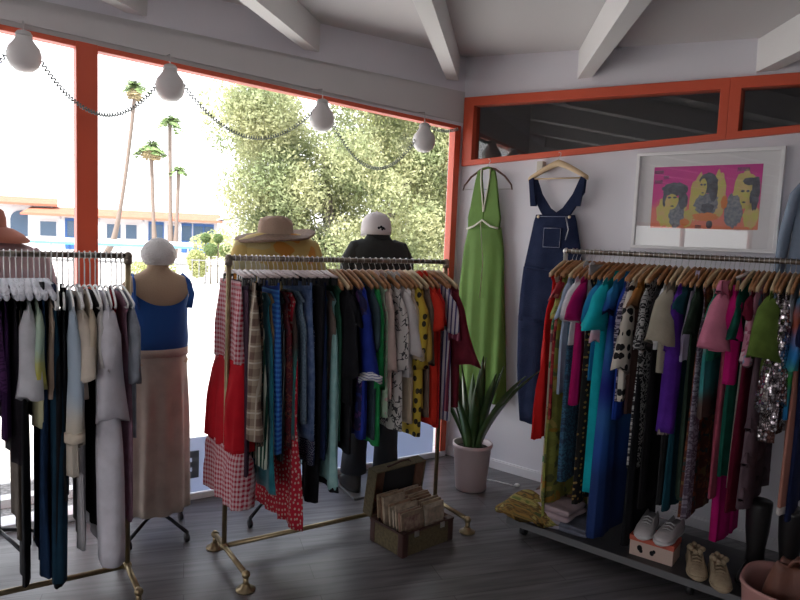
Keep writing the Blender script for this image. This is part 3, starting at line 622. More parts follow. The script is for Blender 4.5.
# ------------------------------------------------------------------ pipe racks
m_brass=mat('brass_pipe',(.36,.28,.16),.38,.85,mix=(.26,.20,.12),mscale=20); m_bar=mat('old_steel_pipe',(.30,.26,.21),.4,.8,mix=(.14,.11,.09),mscale=25)
LB=Vector((-1.223,2.951,1.52))      # elbow at the right end of the left rack's bar
MA=Vector((-.832,3.182,1.52))       # elbow at the left end of the middle rack's bar
MBR=Vector((.262,3.887,1.52))
RA=Vector((.929,3.756,1.615))       # left end of the right rack's bar
MD=(MBR-MA).normalized(); MN=Vector((MD.y,-MD.x,0))      # MN towards the room
LDn=MD; 
RDn=RD.copy(); RNn=-RN
def elbow(b,p,r=.021): b.sphere(p,r,12,8)
def pipe(b,p,q,r=.0125,n=12): b.tube([p,q],r,n)
def pipe_rack(name,label,A,B,posts,foot_f=.33,foot_b=.16,basebar=True):
    base=A.copy(); base.z=0
    t=thing(name,label,'clothes rack',base); inv=-base
    a=A+inv; bb=B+inv
    m=MB(); pipe(m,a,bb); m.build('top_bar',m_bar,t)
    for p in posts:
        q=p+inv; 
        m=MB(); m.tube([q,Vector((q.x,q.y,.075))],.0125,12); m.build('post',m_brass,t)
        m=MB(); elbow(m,q,.019); m.tube([q,q-Z3*.035],.018,12); m.build('elbow',m_bar,t)
        f0=Vector((q.x,q.y,.075))+MN*foot_f; f1=Vector((q.x,q.y,.075))-MN*foot_b
        m=MB(); m.tube([f0,f1],.0125,12); m.build('foot_bar',m_brass,t)
        m=MB(); m.sphere(Vector((q.x,q.y,.075)),.021,12,8); m.build('tee_fitting',m_brass,t)
        for f in (f0,f1):
            m=MB(); m.sphere(f,.020,12,8); m.tube([f,Vector((f.x,f.y,.012))],.0125,12); m.lathe([(.045,0),(.045,.008),(.022,.014),(.018,.03)],(f.x,f.y,0),20); m.build('floor_flange',m_brass,t)
    if basebar:
        m=MB(); pipe(m,Vector((a.x,a.y,.075)),Vector((bb.x,bb.y,.075))); m.build('base_bar',m_brass,t)
    return t
pipe_rack('pipe_clothes_rack','brass pipe clothes rack in the middle, holding skirts, dresses and shirts',MA,MBR,[MA,MBR],.32,.15)
pipe_rack('pipe_clothes_rack','pipe clothes rack at the left edge of the photo, holding white and black clothes',LB,LB-MD*1.45,[LB,LB-MD*1.45],.26,.18)
# the right rack stands on a low dark platform with small wheels
RB=RA+RDn*1.75
t=thing('platform_clothes_rack','steel clothes rack with a low dark platform, packed with colourful clothes by the wall','clothes rack',(RA.x,RA.y,0)); inv=-Vector((RA.x,RA.y,0))
m_chrome=mat('chrome_steel',(.62,.60,.58),.3,.9); m_plat=mat('dark_platform_board',(.045,.045,.05),.5,mix=(.06,.06,.062),mscale=12)
m=MB(); m.tube([RA+inv,RB+inv],.0125,12); m.build('top_bar',m_bar,t)
for p in (RA,RB):
    q=p+inv; m=MB(); m.tube([q,Vector((q.x,q.y,.10))],.0125,12); m.sphere(q,.017,12,8); m.build('post',m_chrome,t)
RPL=RA+RDn*.86; 
m=MB(); m.box(Vector((RPL.x,RPL.y,.085))+inv+RNn*.02,(1.96,.52,.03),ang(RDn)); m.build('platform',m_plat,t,smooth=False,bevel=.004)
m=MB(); m.box(Vector((RPL.x,RPL.y,.085))+inv+RNn*.284,(1.96,.008,.036),ang(RDn)); m.build('platform_edge',mat('platform_metal_edge',(.20,.20,.21),.4,.6),t,smooth=False)
for s_ in (-.9,0,.9):
    for w_ in (-.2,.22):
        c=RPL+RDn*s_+RNn*w_+inv; m=MB(); m.tube([Vector((c.x,c.y,.035))-RDn*.012,Vector((c.x,c.y,.035))+RDn*.012],.034,14); m.box((c.x,c.y,.062),(.03,.03,.02)); m.build('wheel',m_blackp,t)
# ------------------------------------------------------------------ the clothes, rack by rack
RACK={'L':(LB,-MD,MN,'left pipe rack'),'M':(MA,MD,MN,'middle pipe rack'),'R':(RA,RDn,RNn,'right platform rack')}
def put(rack,s,hk,what,name,cat,m,L,dz=0.0,jit=None,shift=0.0,where=None,**k):
    """one garment and its hanger at distance s along the bar"""
    O,D,N,rn=RACK[rack]; seed=k.pop('seed',int(s*1000)+ord(rack)); rnd=random.Random(seed)
    if hk=='wood' and rnd.random()<.28: hk='pale'
    j=rnd.uniform(-.09,.09) if jit is None else jit
    p=O+D*s; p=Vector((p.x,p.y,O.z)); rz=ang(N)+j
    hang(hk,p-Z3*0.0,rz,what,'hangers on the '+rn)
    if 'z0' not in k: k['z0']={'wood':-.062,'pale':-.062,'clip':-.118,'white':-.128,'pad':-.118}[hk]+rnd.uniform(-.004,.004)
    z0=k['z0']; 
    make_garment(name,what+' '+(where or ('on the '+rn)),cat,'clothes on the '+rn,p+N*shift,rz,m,L,seed=seed,**k)
put('M',0.028,'clip','red gingham maxi skirt with a plain red flounce','skirt','skirt',G_GING,1.081,hw=.145,hh=.25,band=G_GING,m2=G_RED,m2z=.36,m3=G_GING,m3z=.76,thl=.05,thh=.02,shift=-.055,jit=.03,amp=.012)
put('M',0.054,'clip','dark aubergine long skirt','skirt','skirt',P((.06,.03,.05)),0.917,hw=.14,hh=.2,band=P((.05,.03,.05)))
put('M',0.085,'clip','brown and cream plaid pleated skirt','skirt','skirt',G_PLAID,0.725,hw=.15,hh=.25,band=G_PLAID,thh=.013,fat=3.5,shift=.02)
put('M',0.115,'clip','black skirt flecked with brown flowers','skirt','skirt',G_BRFL,0.774,hw=.15,hh=.2,band=G_BLACK)
put('M',0.138,'clip','black, green and white striped skirt','skirt','skirt',G_GSTR,0.885,hw=.14,hh=.22)
put('M',0.159,'clip','teal satin maxi skirt','skirt','skirt',P((.02,.17,.22),sheen=.3),1.005,hw=.14,hh=.24)
put('M',0.181,'clip','tan suede skirt with a paper tag','skirt','skirt',P((.36,.23,.12)),0.836,hw=.13,hh=.16)
put('M',0.202,'clip','bright blue skirt printed with rows of white motifs','skirt','skirt',G_BLUE,0.831,hw=.15,hh=.2,band=P((.03,.07,.32)),thh=.014,fat=1.6)
put('M',0.230,'clip','black skirt with thin grey pinstripes','skirt','skirt',G_PIN,0.872,hw=.14,hh=.18)
put('M',0.252,'clip','maroon and black tapestry skirt','skirt','skirt',G_MARO,0.804,hw=.15,hh=.18)
put('M',0.283,'clip','long red skirt in a bandana print with pointed hem','skirt','skirt',G_BAND,1.216,hw=.14,hh=.24,amp=.013)
put('M',0.305,'clip','dark brown skirt bordered in teal print','skirt','skirt',G_BRTE,0.765,hw=.15,hh=.2)
put('M',0.331,'clip','slate blue speckled skirt','skirt','skirt',G_SLATE,0.695,hw=.15,hh=.19)
put('M',0.358,'clip','faded denim blue skirt','skirt','skirt',G_DENL,0.782,hw=.15,hh=.2,band=G_DENL)
put('M',0.385,'clip','navy skirt with tiny pale dots','skirt','skirt',G_NDOT,0.910,hw=.15,hh=.2)
put('M',0.413,'clip','long black trousers','trousers','trousers',G_BLACK,1.133,hw=.15,hh=.16,legs=True,thh=.012)
put('M',0.440,'clip','plain dark navy skirt','skirt','skirt',P((.012,.02,.06)),0.894,hw=.15,hh=.21,band=G_NAVY)
put('M',0.468,'clip','narrow deep teal skirt','skirt','skirt',P((.03,.16,.19)),0.806,hw=.15,hh=.17)
put('M',0.496,'clip','taupe pencil skirt','skirt','skirt',P((.20,.15,.13)),0.600,hw=.15,hh=.17)
put('M',0.520,'clip','pale aqua maxi skirt with a black hem','skirt','skirt',G_AQUA,1.047,hw=.15,hh=.235,hem=G_BLACK,thh=.014,fat=1.8)
put('M',0.542,'wood','bottle green dress','dress','dress',P((.02,.08,.05)),0.853,hw=.17,hh=.2)
put('M',0.563,'wood','black long-sleeved jacket','jacket','jacket',G_BLACK,0.662,sl=.42,r1=.06,bell=.03)
put('M',0.588,'wood','black crepe dress with short sleeves','dress','dress',P((.02,.02,.025)),0.927,sl=.16)
put('M',0.617,'wood','navy and purple print dress with a paper tag','dress','dress',G_NPUR,0.809,sl=.12)
put('M',0.658,'wood','royal blue dress with white embroidered sleeve ends','dress','dress',P((.02,.04,.30)),0.853,sl=.44,r1=.07,bell=.035,cuff=G_EMB,out=.08,thh=.014,st=.023,fat=1.5,shift=.015)
put('M',0.699,'wood','dark slate dress','dress','dress',P((.05,.08,.10)),0.862,sl=.3)
put('M',0.741,'wood','kelly green long cardigan','cardigan','cardigan',P((.03,.34,.10)),0.900,sl=.5,thh=.013,st=.018,fat=1.8)
put('M',0.784,'wood','mint green dress printed with flowers','dress','dress',G_MINT,0.755)
put('M',0.821,'wood','blush pink long-sleeved blouse','blouse','blouse',P((.62,.46,.42)),0.662,sl=.42,collar=P((.62,.46,.42)))
put('M',0.858,'wood','cream shirt with scattered black print','shirt','shirt',G_CRBK,0.840,sl=.4,collar=P((.6,.55,.5)))
put('M',0.903,'wood','white cotton shirt','shirt','shirt',P((.62,.58,.58)),0.548,sl=.33,collar=P((.62,.58,.58)),thh=.013,st=.03,fat=1.8,shift=.01)
put('M',0.941,'wood','dusty beige blouse','blouse','blouse',P((.48,.38,.28)),0.812,sl=.36)
put('M',0.980,'wood','mustard yellow dress with black flowers','dress','dress',G_MUST,0.876,sl=.4,thh=.014,hh=.23,st=.03,fat=2.4,shift=.015)
put('M',1.019,'wood','ochre blouse','blouse','blouse',P((.46,.29,.06)),0.726,sl=.36)
put('M',1.059,'wood','taupe brown jacket','jacket','jacket',P((.20,.14,.11)),0.786,sl=.4)
put('M',1.106,'wood','scarlet red shirt dress','dress','dress',P((.62,.035,.02)),0.832,sl=.2,thh=.014,collar=P((.62,.035,.02)),st=.03,fat=2.2)
put('M',1.140,'wood','deep red dress','dress','dress',P((.46,.02,.02)),0.853,sl=.18)
put('M',1.182,'wood','white, navy and lilac striped top','top','top',G_WNAV,0.823,sl=.22)
put('M',1.216,'wood','maroon and pink striped blouse','blouse','blouse',G_MPNK,0.770,sl=.26)
put('M',1.251,'wood','burgundy blouse with wide bell sleeves','blouse','blouse',P((.17,.02,.035)),0.751,sl=.4,bell=.09,out=.1,st=.023,fat=2)
put('R',0.003,'wood','bright red pleated dress, first garment at the left end','dress','dress',P((.66,.02,.02)),0.979,hw=.17,hh=.27,folds=8,amp=.012,jit=.0)
put('R',0.043,'wood','pink, green and cream floral maxi dress','dress','dress',G_FL1,1.442,hw=.19,hh=.21)
put('R',0.066,'wood','red and rose patterned dress','dress','dress',G_REDR,0.859,sl=.1)
put('R',0.090,'wood','olive and gold floral maxi dress with pooling hem','dress','dress',G_FLG,1.480,hw=.19,hh=.26,amp=.014,sl=.2)
put('R',0.124,'wood','light blue cotton blouse','blouse','blouse',P((.38,.46,.60)),0.709,sl=.2)
put('R',0.150,'wood','steel blue lace maxi dress','dress','dress',G_LACE,1.195,hh=.2)
put('R',0.171,'wood','white cap-sleeved blouse','blouse','blouse',P((.66,.64,.68)),0.429,sl=.2,out=.08,collar=P((.66,.64,.68)),st=.03,shift=.015)
put('R',0.203,'wood','magenta short-sleeved dress','dress','dress',P((.42,.01,.13)),0.744,sl=.19,r1=.075,out=.08,thh=.014,st=.023,fat=2,shift=.02)
put('R',0.224,'wood','pale grey trumpet-hem trousers','trousers','trousers',P((.36,.34,.35)),1.027,legs=True,hw=.16,hh=.2)
put('R',0.258,'wood','black dress flecked with gold','dress','dress',G_BGOLD,1.282)
put('R',0.280,'wood','peacock blue cap-sleeved blouse','blouse','blouse',P((.02,.20,.42)),0.600,sl=.2,out=.09,r1=.07,st=.03)
put('R',0.307,'wood','pastel pink and blue tie-dyed top','top','top',G_PAST,0.585,sl=.3)
put('R',0.333,'wood','turquoise wide-sleeved maxi dress','dress','dress',P((.01,.40,.46)),1.180,sl=.22,r0=.075,r1=.10,out=.10,thh=.015,st=.030,fat=2.5,shift=.03,folds=3)
put('R',0.365,'wood','midnight blue dress','dress','dress',G_NAVY,1.359,sl=.15)
put('R',0.391,'wood','maxi dress in wide bands of cobalt, sky and navy blue','dress','dress',G_BBAND,1.418,sl=.12,hh=.26,thh=.016,fat=2.5,shift=.02)
put('R',0.422,'wood','cobalt blue blouse','blouse','blouse',P((.02,.06,.36)),0.784,sl=.3)
put('R',0.448,'wood','lavender leopard-spotted blouse','blouse','blouse',G_LAVL,0.685,sl=.36)
put('R',0.473,'wood','cream blouse with large black polka dots','blouse','blouse',G_POLKA,0.677,sl=.42,thh=.014,r1=.06,st=.023,fat=1.5,shift=.02)
put('R',0.498,'wood','brown velvet top with an orange yoke','top','top',G_BROR,0.751,sl=.1,hh=.22)
put('R',0.523,'wood','black wide-legged jumpsuit','jumpsuit','jumpsuit',G_BLACK,1.411,hh=.25,thh=.015)
put('R',0.548,'wood','black and white geometric print dress','dress','dress',G_BWG,1.014,sl=.3)
put('R',0.577,'wood','black lace maxi dress','dress','dress',P((.02,.018,.02)),1.202,sl=.3)
put('R',0.606,'wood','white silk blouse','blouse','blouse',P((.62,.62,.64)),0.394,sl=.25,st=.018,shift=.015)
put('R',0.634,'wood','stone beige blouse with wide open sleeves','blouse','blouse',P((.38,.34,.27)),0.496,sl=.25,bell=.06,out=.09,thh=.014,st=.04,fat=1.5,shift=.03)
put('R',0.667,'pale','black and charcoal chiffon dress','dress','dress',P((.03,.03,.032)),1.160,sl=.2)
put('R',0.700,'wood','violet purple velvet tunic with a fringed hem','tunic','tunic',P((.10,.025,.30)),0.784,sl=.3,hh=.27,hem=G_FRNG,thh=.016,st=.023,fat=3,shift=.02)
put('R',0.724,'wood','dark teal chiffon dress','dress','dress',P((.015,.07,.10)),1.177,sl=.1)
put('R',0.745,'wood','pale lilac slip','slip','slip',P((.50,.44,.60)),0.334,straps=True,hw=.17)
put('R',0.772,'wood','blackish green velvet dress','dress','dress',P((.03,.05,.035)),1.104,sl=.2)
put('R',0.793,'wood','grey-lilac print maxi dress','dress','dress',G_GLIL,1.192,hh=.25)
put('R',0.815,'pale','rust and black paisley maxi dress','dress','dress',G_PAIS,1.188,hh=.24)
put('R',0.836,'wood','cream dress with an orange flower and teal border','dress','dress',G_CROT,0.695)
put('R',0.858,'wood','jade green short-sleeved blouse','blouse','blouse',P((.02,.20,.13)),0.406,sl=.2)
put('R',0.879,'wood','bubblegum pink ruffled blouse','blouse','blouse',P((.62,.20,.30)),0.354,sl=.24,bell=.03,out=.09,ruffle=[.1,.35,.6],thh=.018,st=.04,fat=2.5,shift=.02)
put('R',0.901,'wood','dusty rose maxi dress','dress','dress',P((.34,.07,.11)),1.050,hh=.25)
put('R',0.922,'wood','hot magenta short-sleeved blouse','blouse','blouse',P((.50,.01,.16)),0.507,sl=.2,thh=.015,st=.03,fat=2)
put('R',0.944,'clip','magenta wide-legged trousers','trousers','trousers',P((.44,.01,.15)),1.234,legs=True,hw=.16,hh=.16,thh=.016)
put('R',0.966,'wood','dark forest green dress','dress','dress',P((.012,.10,.07)),0.950,sl=.2)
put('R',0.987,'wood','silvery sage satin dress','dress','dress',P((.22,.23,.20),sheen=.4),0.995,hh=.23)
put('R',1.009,'wood','wine red dress','dress','dress',P((.14,.01,.03)),1.096,hh=.27,sl=.1)
put('R',1.030,'pale','blouse printed with pink and blue flowers','blouse','blouse',G_PBFL,0.336,sl=.3,out=.09)
put('R',1.052,'wood','dusky mauve tulle dress with layered frills','dress','dress',P((.14,.09,.11)),1.061,hh=.27,ruffle=[.6,.75,.9],thh=.018)
put('R',1.073,'wood','moss green bell-sleeved blouse','blouse','blouse',P((.13,.20,.04)),0.455,sl=.26,bell=.07,out=.10,st=.04,shift=.02)
put('R',1.095,'wood','slate blue denim jacket','jacket','jacket',P((.16,.22,.30)),0.306,sl=.28)
put('R',1.116,'wood','long silver sequinned cardigan','cardigan','cardigan',G_SEQ,0.743,sl=.5,thh=.016,hh=.2,st=.023,fat=2.5,shift=.02)
put('R',1.138,'wood','pewter sequinned dress','dress','dress',G_SEQ2,0.675,sl=.45,st=.03,fat=2,shift=.02)
put('R',1.159,'wood','light grey knitted sweater','sweater','sweater',P((.34,.34,.37)),0.363,sl=.4)
put('R',1.181,'wood','blue, teal and orange abstract print tunic','tunic','tunic',G_ABS,0.625,sl=.3)
put('R',1.202,'wood','dusty copper velvet dress with a pale fur hem','dress','dress',P((.40,.18,.14)),1.025,hem=P((.5,.46,.44)),hh=.27)
put('R',1.224,'wood','navy dress beside the copper velvet one','dress','dress',G_NAVY,1.062,sl=.2)
put('L',0.028,'white','grey-blue chiffon blouse, last garment at the right end','blouse','blouse',P((.26,.28,.33)),0.654,hh=.2,sl=.3)
put('L',0.049,'white','dusty mauve long dress','dress','dress',P((.34,.20,.27)),1.004,hh=.23)
put('L',0.070,'white','poppy red long dress','dress','dress',P((.42,.015,.03)),1.040,hh=.24)
put('L',0.091,'white','white eyelet blouse','blouse','blouse',P((.60,.58,.62)),0.895,sl=.4,st=.03,fat=1.5)
put('L',0.113,'white','long white cotton nightgown','nightgown','nightgown',P((.62,.60,.66)),1.153,sl=.45,bell=.02,hh=.29,thh=.024,folds=3,st=.04,fat=2.5,shift=.03)
put('L',0.134,'white','ivory blouse with open sleeves','blouse','blouse',P((.56,.54,.54)),0.757,sl=.24,bell=.05)
put('L',0.155,'white','black velvet dress between the white ones','dress','dress',P((.012,.012,.014)),1.039,hh=.2)
put('L',0.177,'white','champagne lace top','top','top',P((.52,.44,.34)),0.351,sl=.2)
put('L',0.198,'white','greyish white slip dress','slip','slip',P((.50,.48,.50)),1.002,straps=True,hw=.17,hh=.22)
put('L',0.219,'white','cream lace blouse','blouse','blouse',P((.56,.49,.42)),0.451,sl=.26,bell=.03,st=.03,fat=1.8)
put('L',0.241,'white','light blue gown with cream lace cuffs','nightgown','nightgown',G_LBLC,0.769,sl=.52,r1=.045,cuff=P((.6,.52,.42)),thh=.014,st=.023,fat=1.8,shift=.02)
put('L',0.262,'white','black camisole dress','dress','dress',P((.02,.02,.022)),0.765,straps=True,hw=.17)
put('L',0.283,'white','long black evening dress','dress','dress',P((.012,.012,.015)),1.227,hh=.26,thh=.014,fat=1.2)
put('L',0.305,'white','dark teal-navy maxi skirt','skirt','skirt',P((.012,.04,.07)),1.208,hw=.17,hh=.27,band=G_NAVY,thh=.016,fat=2)
put('L',0.326,'pad','peach beige camisole','camisole','camisole',P((.48,.36,.28)),0.460,hh=.2)
put('L',0.348,'pad','midnight blue long pleated skirt','skirt','skirt',P((.014,.035,.085)),1.191,hw=.16,hh=.24,band=G_BLACK,fat=1.6)
put('L',0.369,'pad','pale green and yellow floral blouse','blouse','blouse',G_PGY,0.573,sl=.3,hh=.2)
put('L',0.391,'pad','white lace-trimmed blouse','blouse','blouse',P((.56,.56,.60)),0.366,sl=.34,r1=.06,st=.03,fat=1.6)
put('L',0.412,'pad','black maxi dress','dress','dress',P((.015,.015,.018)),1.207,hh=.24)
put('L',0.434,'pad','dark olive brown slip','slip','slip',P((.07,.055,.045)),0.930,straps=True,hw=.16,hh=.2)
put('L',0.455,'pad','black lace dress','dress','dress',P((.018,.015,.02)),0.711,hh=.22)
put('L',0.477,'pad','aubergine dress','dress','dress',P((.055,.02,.08)),0.597)
put('L',0.498,'pad','deep purple lace blouse','blouse','blouse',G_PURL,0.443,sl=.3)
put('L',0.520,'pad','crimson velvet blouse, leftmost in view','blouse','blouse',P((.36,.015,.035)),0.449)
put('L',0.541,'pad','crimson dress','dress','dress',P((.30,.01,.03)),0.707)
# ------------------------------------------------------------------ mannequins in the window
m_form=mat('dress_form_linen',(.46,.33,.23),.8,bump=.15,bscale=150); m_stand=mat('dark_stand_metal',(.03,.03,.035),.35,.7)
def ell(cx,cy,z,rx,ry,n=28,p=.9): return [(cx+rx*sgnp(math.cos(2*PI*i/n),p),cy+ry*sgnp(math.sin(2*PI*i/n),p),z) for i in range(n)]
# local frame: x across the shoulders, y front(+, towards the glass) to back
TORSO=[(.95,.145,.10,0),(1.0,.160,.11,0),(1.06,.125,.095,0),(1.12,.118,.088,0),(1.20,.140,.10,.005),(1.28,.155,.108,.02),(1.34,.165,.10,.01),(1.40,.185,.08,0),(1.44,.150,.065,0),(1.465,.09,.055,0),(1.485,.055,.05,0),(1.55,.048,.048,0)]
def fitted(name,m,rows,t,scale=1.0,dz=0.0,sx=1.0):
    b=MB(); b.rings([ell(0,c,z+dz,rx*sx+.006*scale,ry+.006*scale) for z,rx,ry,c in rows]); return b.build(name,m,t)
def mannequin(label,loc,rz,dz=0.0,tripod=True,poleonly=False):
    t=thing('mannequin',label,'mannequin',loc,rz)
    fitted('torso',m_form,TORSO,t,0,dz)
    b=MB(); b.tube([(0,0,.12),(0,0,.97+dz)],.013,10); b.build('pole',m_stand,t)
    for k in range(4):
        a=k*PI/2+.5; e=Vector((math.cos(a)*.2,math.sin(a)*.2,.055)); b=MB(); b.tube([(0,0,.14),e*.5+Vector((0,0,.075)),e],.010,8); b.build('stand_leg',m_stand,t)
        b=MB(); b.tube([e+Vector((-.008,0,-.03)),e+Vector((.008,0,-.03))],.024,12); b.box(e+Vector((0,0,-.008)),(.012,.02,.03)); b.build('caster',m_stand,t)
    return t
AF=ang(WD)         # shoulders parallel to the glass
def skirt(t,name,m,z0,z1,w0,w1,d0,d1,folds=9,amp=.014):
    b=MB(); rs=[]
    for j in range(17):
        v=j/16; w=w0+(w1-w0)*v**.7; d=d0+(d1-d0)*v**.7; N=72
        rs.append([((w*math.cos(2*PI*i/N))*(1+amp/w*math.sin(folds*2*PI*i/N+v)*sstep(0,.5,v)),d*math.sin(2*PI*i/N)*(1+amp/d*math.sin(folds*2*PI*i/N+v)*sstep(0,.5,v)),z0+(z1-z0)*v) for i in range(N)])
    b.rings(rs); return b.build(name,m,t)
# a: mannequin with blue tank top and cream skirt
t=mannequin('headless mannequin in a royal blue tank top and long cream skirt, beside the middle rack',(-1.265,3.43,0),AF+.15,-.045)
rows=[(1.05,.145,.105,0),(1.12,.150,.104,0),(1.20,.146,.106,.005),(1.27,.158,.112,.02),(1.30,.166,.112,.015)]
b=MB(); rs=[ell(0,c_,z-.045,rx+.009,ry+.009,48) for z,rx,ry,c_ in rows]
for q,f_ in ((-1,.085),(-2,.05),(-3,.02)): rs[q]=[(x*(1-.10*f_*8*(abs(x)/.17)**3),y,z+f_*(abs(x)/.17)**2.2) for x,y,z in rs[q]]
b.rings(rs,True,False); b.build('tank_top',mat('royal_blue_cotton',(.012,.085,.34),.8,bump=.2,bscale=40),t)
b=MB()
for sg in (-1,1):
    pts=[(sg*.13,-.095,1.24),(sg*.148,-.085,1.31),(sg*.14,-.055,1.375),(sg*.125,0,1.405),(sg*.13,.05,1.37),(sg*.13,.10,1.25)]
    b.tube(pts,[.020,.018,.016,.016,.018,.022],8,flat=.35)
b.build('strap',mat('royal_blue_cotton',(.012,.085,.34)),t)
skirt(t,'skirt',mat('cream_crinkle_cotton',(.58,.49,.42),.9,mix=(.44,.37,.32),mscale=7,bump=.5,bscale=16),1.015,.16,.150,.168,.115,.155,11,.011)
b=MB(); b.rings([ell(0,0,z,.157,.122) for z in (.99,1.03)]); b.build('waistband',mat('cream_crinkle_cotton',(.5,.45,.4)),t)
h=thing('knit_beret','white knitted beret on the neck of the blue-topped mannequin','hat',(-1.262,3.43,1.50),AF)
b=MB(); b.lathe([(.055,-.035),(.075,-.03),(.088,.0),(.088,.03),(.070,.065),(.04,.09),(.012,.10)],(0,0,0),32); b.build('crown',mat('white_knit',(.70,.68,.68),.95,bump=1.0,bscale=110),h)
b=MB(); b.lathe([(.058,-.04),(.068,-.038),(.070,-.02),(.062,-.018)],(0,0,0),28); b.build('band',mat('white_knit',(.7,.68,.68)),h)
# b: mannequin in a yellow patterned shirt, straw hat
t=mannequin('mannequin in a loose yellow patterned shirt, behind the skirts of the middle rack',(-.700,3.74,0),AF+.05,.165)
m_yel=fabric('yellow_orange_print','floral',[(.56,.40,.14),(.60,.26,.05),(.52,.42,.20),(.58,.34,.10),(.50,.45,.26)],9)
rows=[(.85,.24,.15,0),(1.0,.235,.145,0),(1.15,.225,.14,0),(1.30,.215,.13,0),(1.40,.21,.115,0),(1.44,.20,.09,0),(1.465,.165,.075,0),(1.485,.10,.065,0)]
fitted('shirt',m_yel,rows,t,1.0,.165,1.08)
for sg in (-1,1):
    b=MB(); b.tube([(sg*.13,0,1.60),(sg*.20,0,1.565),(sg*.235,0,1.46),(sg*.252,0,1.30)],[.045,.060,.064,.07],14,flat=1.0); b.build('sleeve',m_yel,t)
h=thing('straw_hat','brown straw hat with a wide curled brim, on the yellow-shirted mannequin','hat',(-.715,3.73,1.662),AF+.1); h.scale=(1.1,1.1,1.1)
m_straw=mat('brown_straw',(.24,.15,.10),.85,mix=(.17,.11,.075),mscale=60,bump=.6,bscale=160)
b=MB(); rs=[]
for r_,z_ in ((.088,-.035),(.095,-.03),(.13,-.034),(.165,-.038),(.200,-.034),(.204,-.029),(.2,-.024),(.165,-.028),(.13,-.024),(.095,-.018)):
    rs.append([(r_*math.cos(2*PI*i/48)*1.02,r_*.92*math.sin(2*PI*i/48),z_+((r_-.09)/.11)**1.5*(.040*max(0,math.cos(2*PI*i/48))**2-.030*max(0,-math.cos(2*PI*i/48))**1.5+.012*math.sin(2*PI*i/48)) if r_>.09 else z_) for i in range(48)])
b.rings(rs,False,False); b.build('brim',m_straw,h)
b=MB(); b.rings([[(r_*math.cos(2*PI*i/36),r_*.86*math.sin(2*PI*i/36)*(1-.12*tp*abs(math.cos(2*PI*i/36))),z_-.02*tp*(1-abs(math.sin(2*PI*i/36)))) for i in range(36)] for r_,z_,tp in ((.094,-.022,0),(.092,.01,0),(.088,.04,0),(.080,.062,.3),(.062,.075,1),(.03,.070,1),(.01,.064,1))],False,True); b.build('crown',mat('pale_straw_crown',(.40,.28,.21),.85,bump=.6,bscale=160),h)
# c: mannequin in a black jacket, white cap, trousers and boots
t=thing('mannequin','mannequin in a black jacket and dark trousers, seen from behind through the rack','mannequin',(-.155,4.22,0),AF-.05)
m_jk=mat('black_jacket_cloth',(.022,.024,.024),.9,bump=.3,bscale=60); m_dn=mat('dark_trouser_cloth',(.03,.035,.045),.9,bump=.3,bscale=60)
rows=[(.86,.20,.12,0),(1.0,.195,.125,0),(1.2,.19,.125,0),(1.35,.20,.13,0),(1.48,.205,.125,-.01),(1.57,.198,.105,-.01),(1.62,.165,.085,0),(1.635,.085,.065,0),(1.67,.06,.058,0)]
fitted('jacket',m_jk,rows,t,1.0)
b=MB(); b.lathe([(.075,1.625),(.078,1.65),(.068,1.685),(.060,1.682)],(0,0,0),24); b.build('collar',m_jk,t)
for sg in (-1,1):
    b=MB(); b.tube([(sg*.10,-.005,1.60),(sg*.155,-.01,1.580),(sg*.196,-.01,1.50),(sg*.212,0,1.25),(sg*.215,.02,1.05),(sg*.205,.05,.85)],[.04,.054,.060,.056,.05,.043],14); b.build('sleeve',m_jk,t)
    b=MB(); b.tube([(sg*.09,0,.92),(sg*.095,0,.8),(sg*.105,0,.5),(sg*.115,0,.26),(sg*.118,0,.13)],[.10,.105,.085,.078,.085],16); b.build('trouser_leg',m_dn,t)
    b=MB(); b.rings([[(sg*.118+rx*math.cos(2*PI*i/20),cy+ry*math.sin(2*PI*i/20),z) for i in range(20)] for z,rx,ry,cy in ((.016,.048,.13,.045),(.05,.050,.13,.045),(.085,.048,.10,.02),(.12,.046,.062,-.01),(.22,.052,.06,-.01))]); b.build('boot',mat('black_boot_leather',(.02,.02,.02),.4),t)
b=MB(); b.box((0,0,.0075),(.36,.30,.013)); b.build('base_plate',mat('grey_base_plate',(.2,.2,.2),.4,.5),t,smooth=False,bevel=.003)
h=thing('baseball_cap','white baseball cap with a small black emblem, on the black-jacketed mannequin','cap',(-.17,4.22,1.695),AF-.3)
m_cap=mat('white_cap_cotton',(.66,.62,.63),.85,bump=.1,bscale=80)
b=MB(); b.rings([ell(0,0,z,r,r*1.08,32,1.0) for z,r in ((-.03,.095),(.0,.097),(.04,.094),(.075,.080),(.10,.055),(.112,.02))]); b.build('crown',m_cap,h)
b=MB(); rs=[]
for j in range(7):
    v=j/6; rs.append([(x_*.085*(1-.25*v),.085+.075*v*(1-.35*x_*x_),-.022-.012*v-.014*x_*x_+e) for x_,e in [(q/5-1,0.0) for q in range(11)]+[(1-q/5,.004) for q in range(11)]])
b.rings(rs); b.build('brim',m_cap,h)
# small black motif stitched on the back of the cap
def blob(b,c,r,n=10):
    b.lathe([(r,0),(r*.9,.004),(r*.3,.006)],c,n)
b=MB()
for dx,dz,r in ((-.022,.0,.011),(-.005,.006,.012),(.012,.0,.010),(.004,-.008,.010),(.022,-.006,.007)):
    a=-PI/2+.12+dx*9; R_=.1035
    b.sphere((R_*math.cos(a)*.97,R_*math.sin(a)*1.03,.012+dz),r*.75,10,6,(1,.45,1))
b.build('emblem',G_BLACK,h)
b=MB(); b.sphere((0,0,.114),.008,10,6); b.build('top_button',m_cap,h)
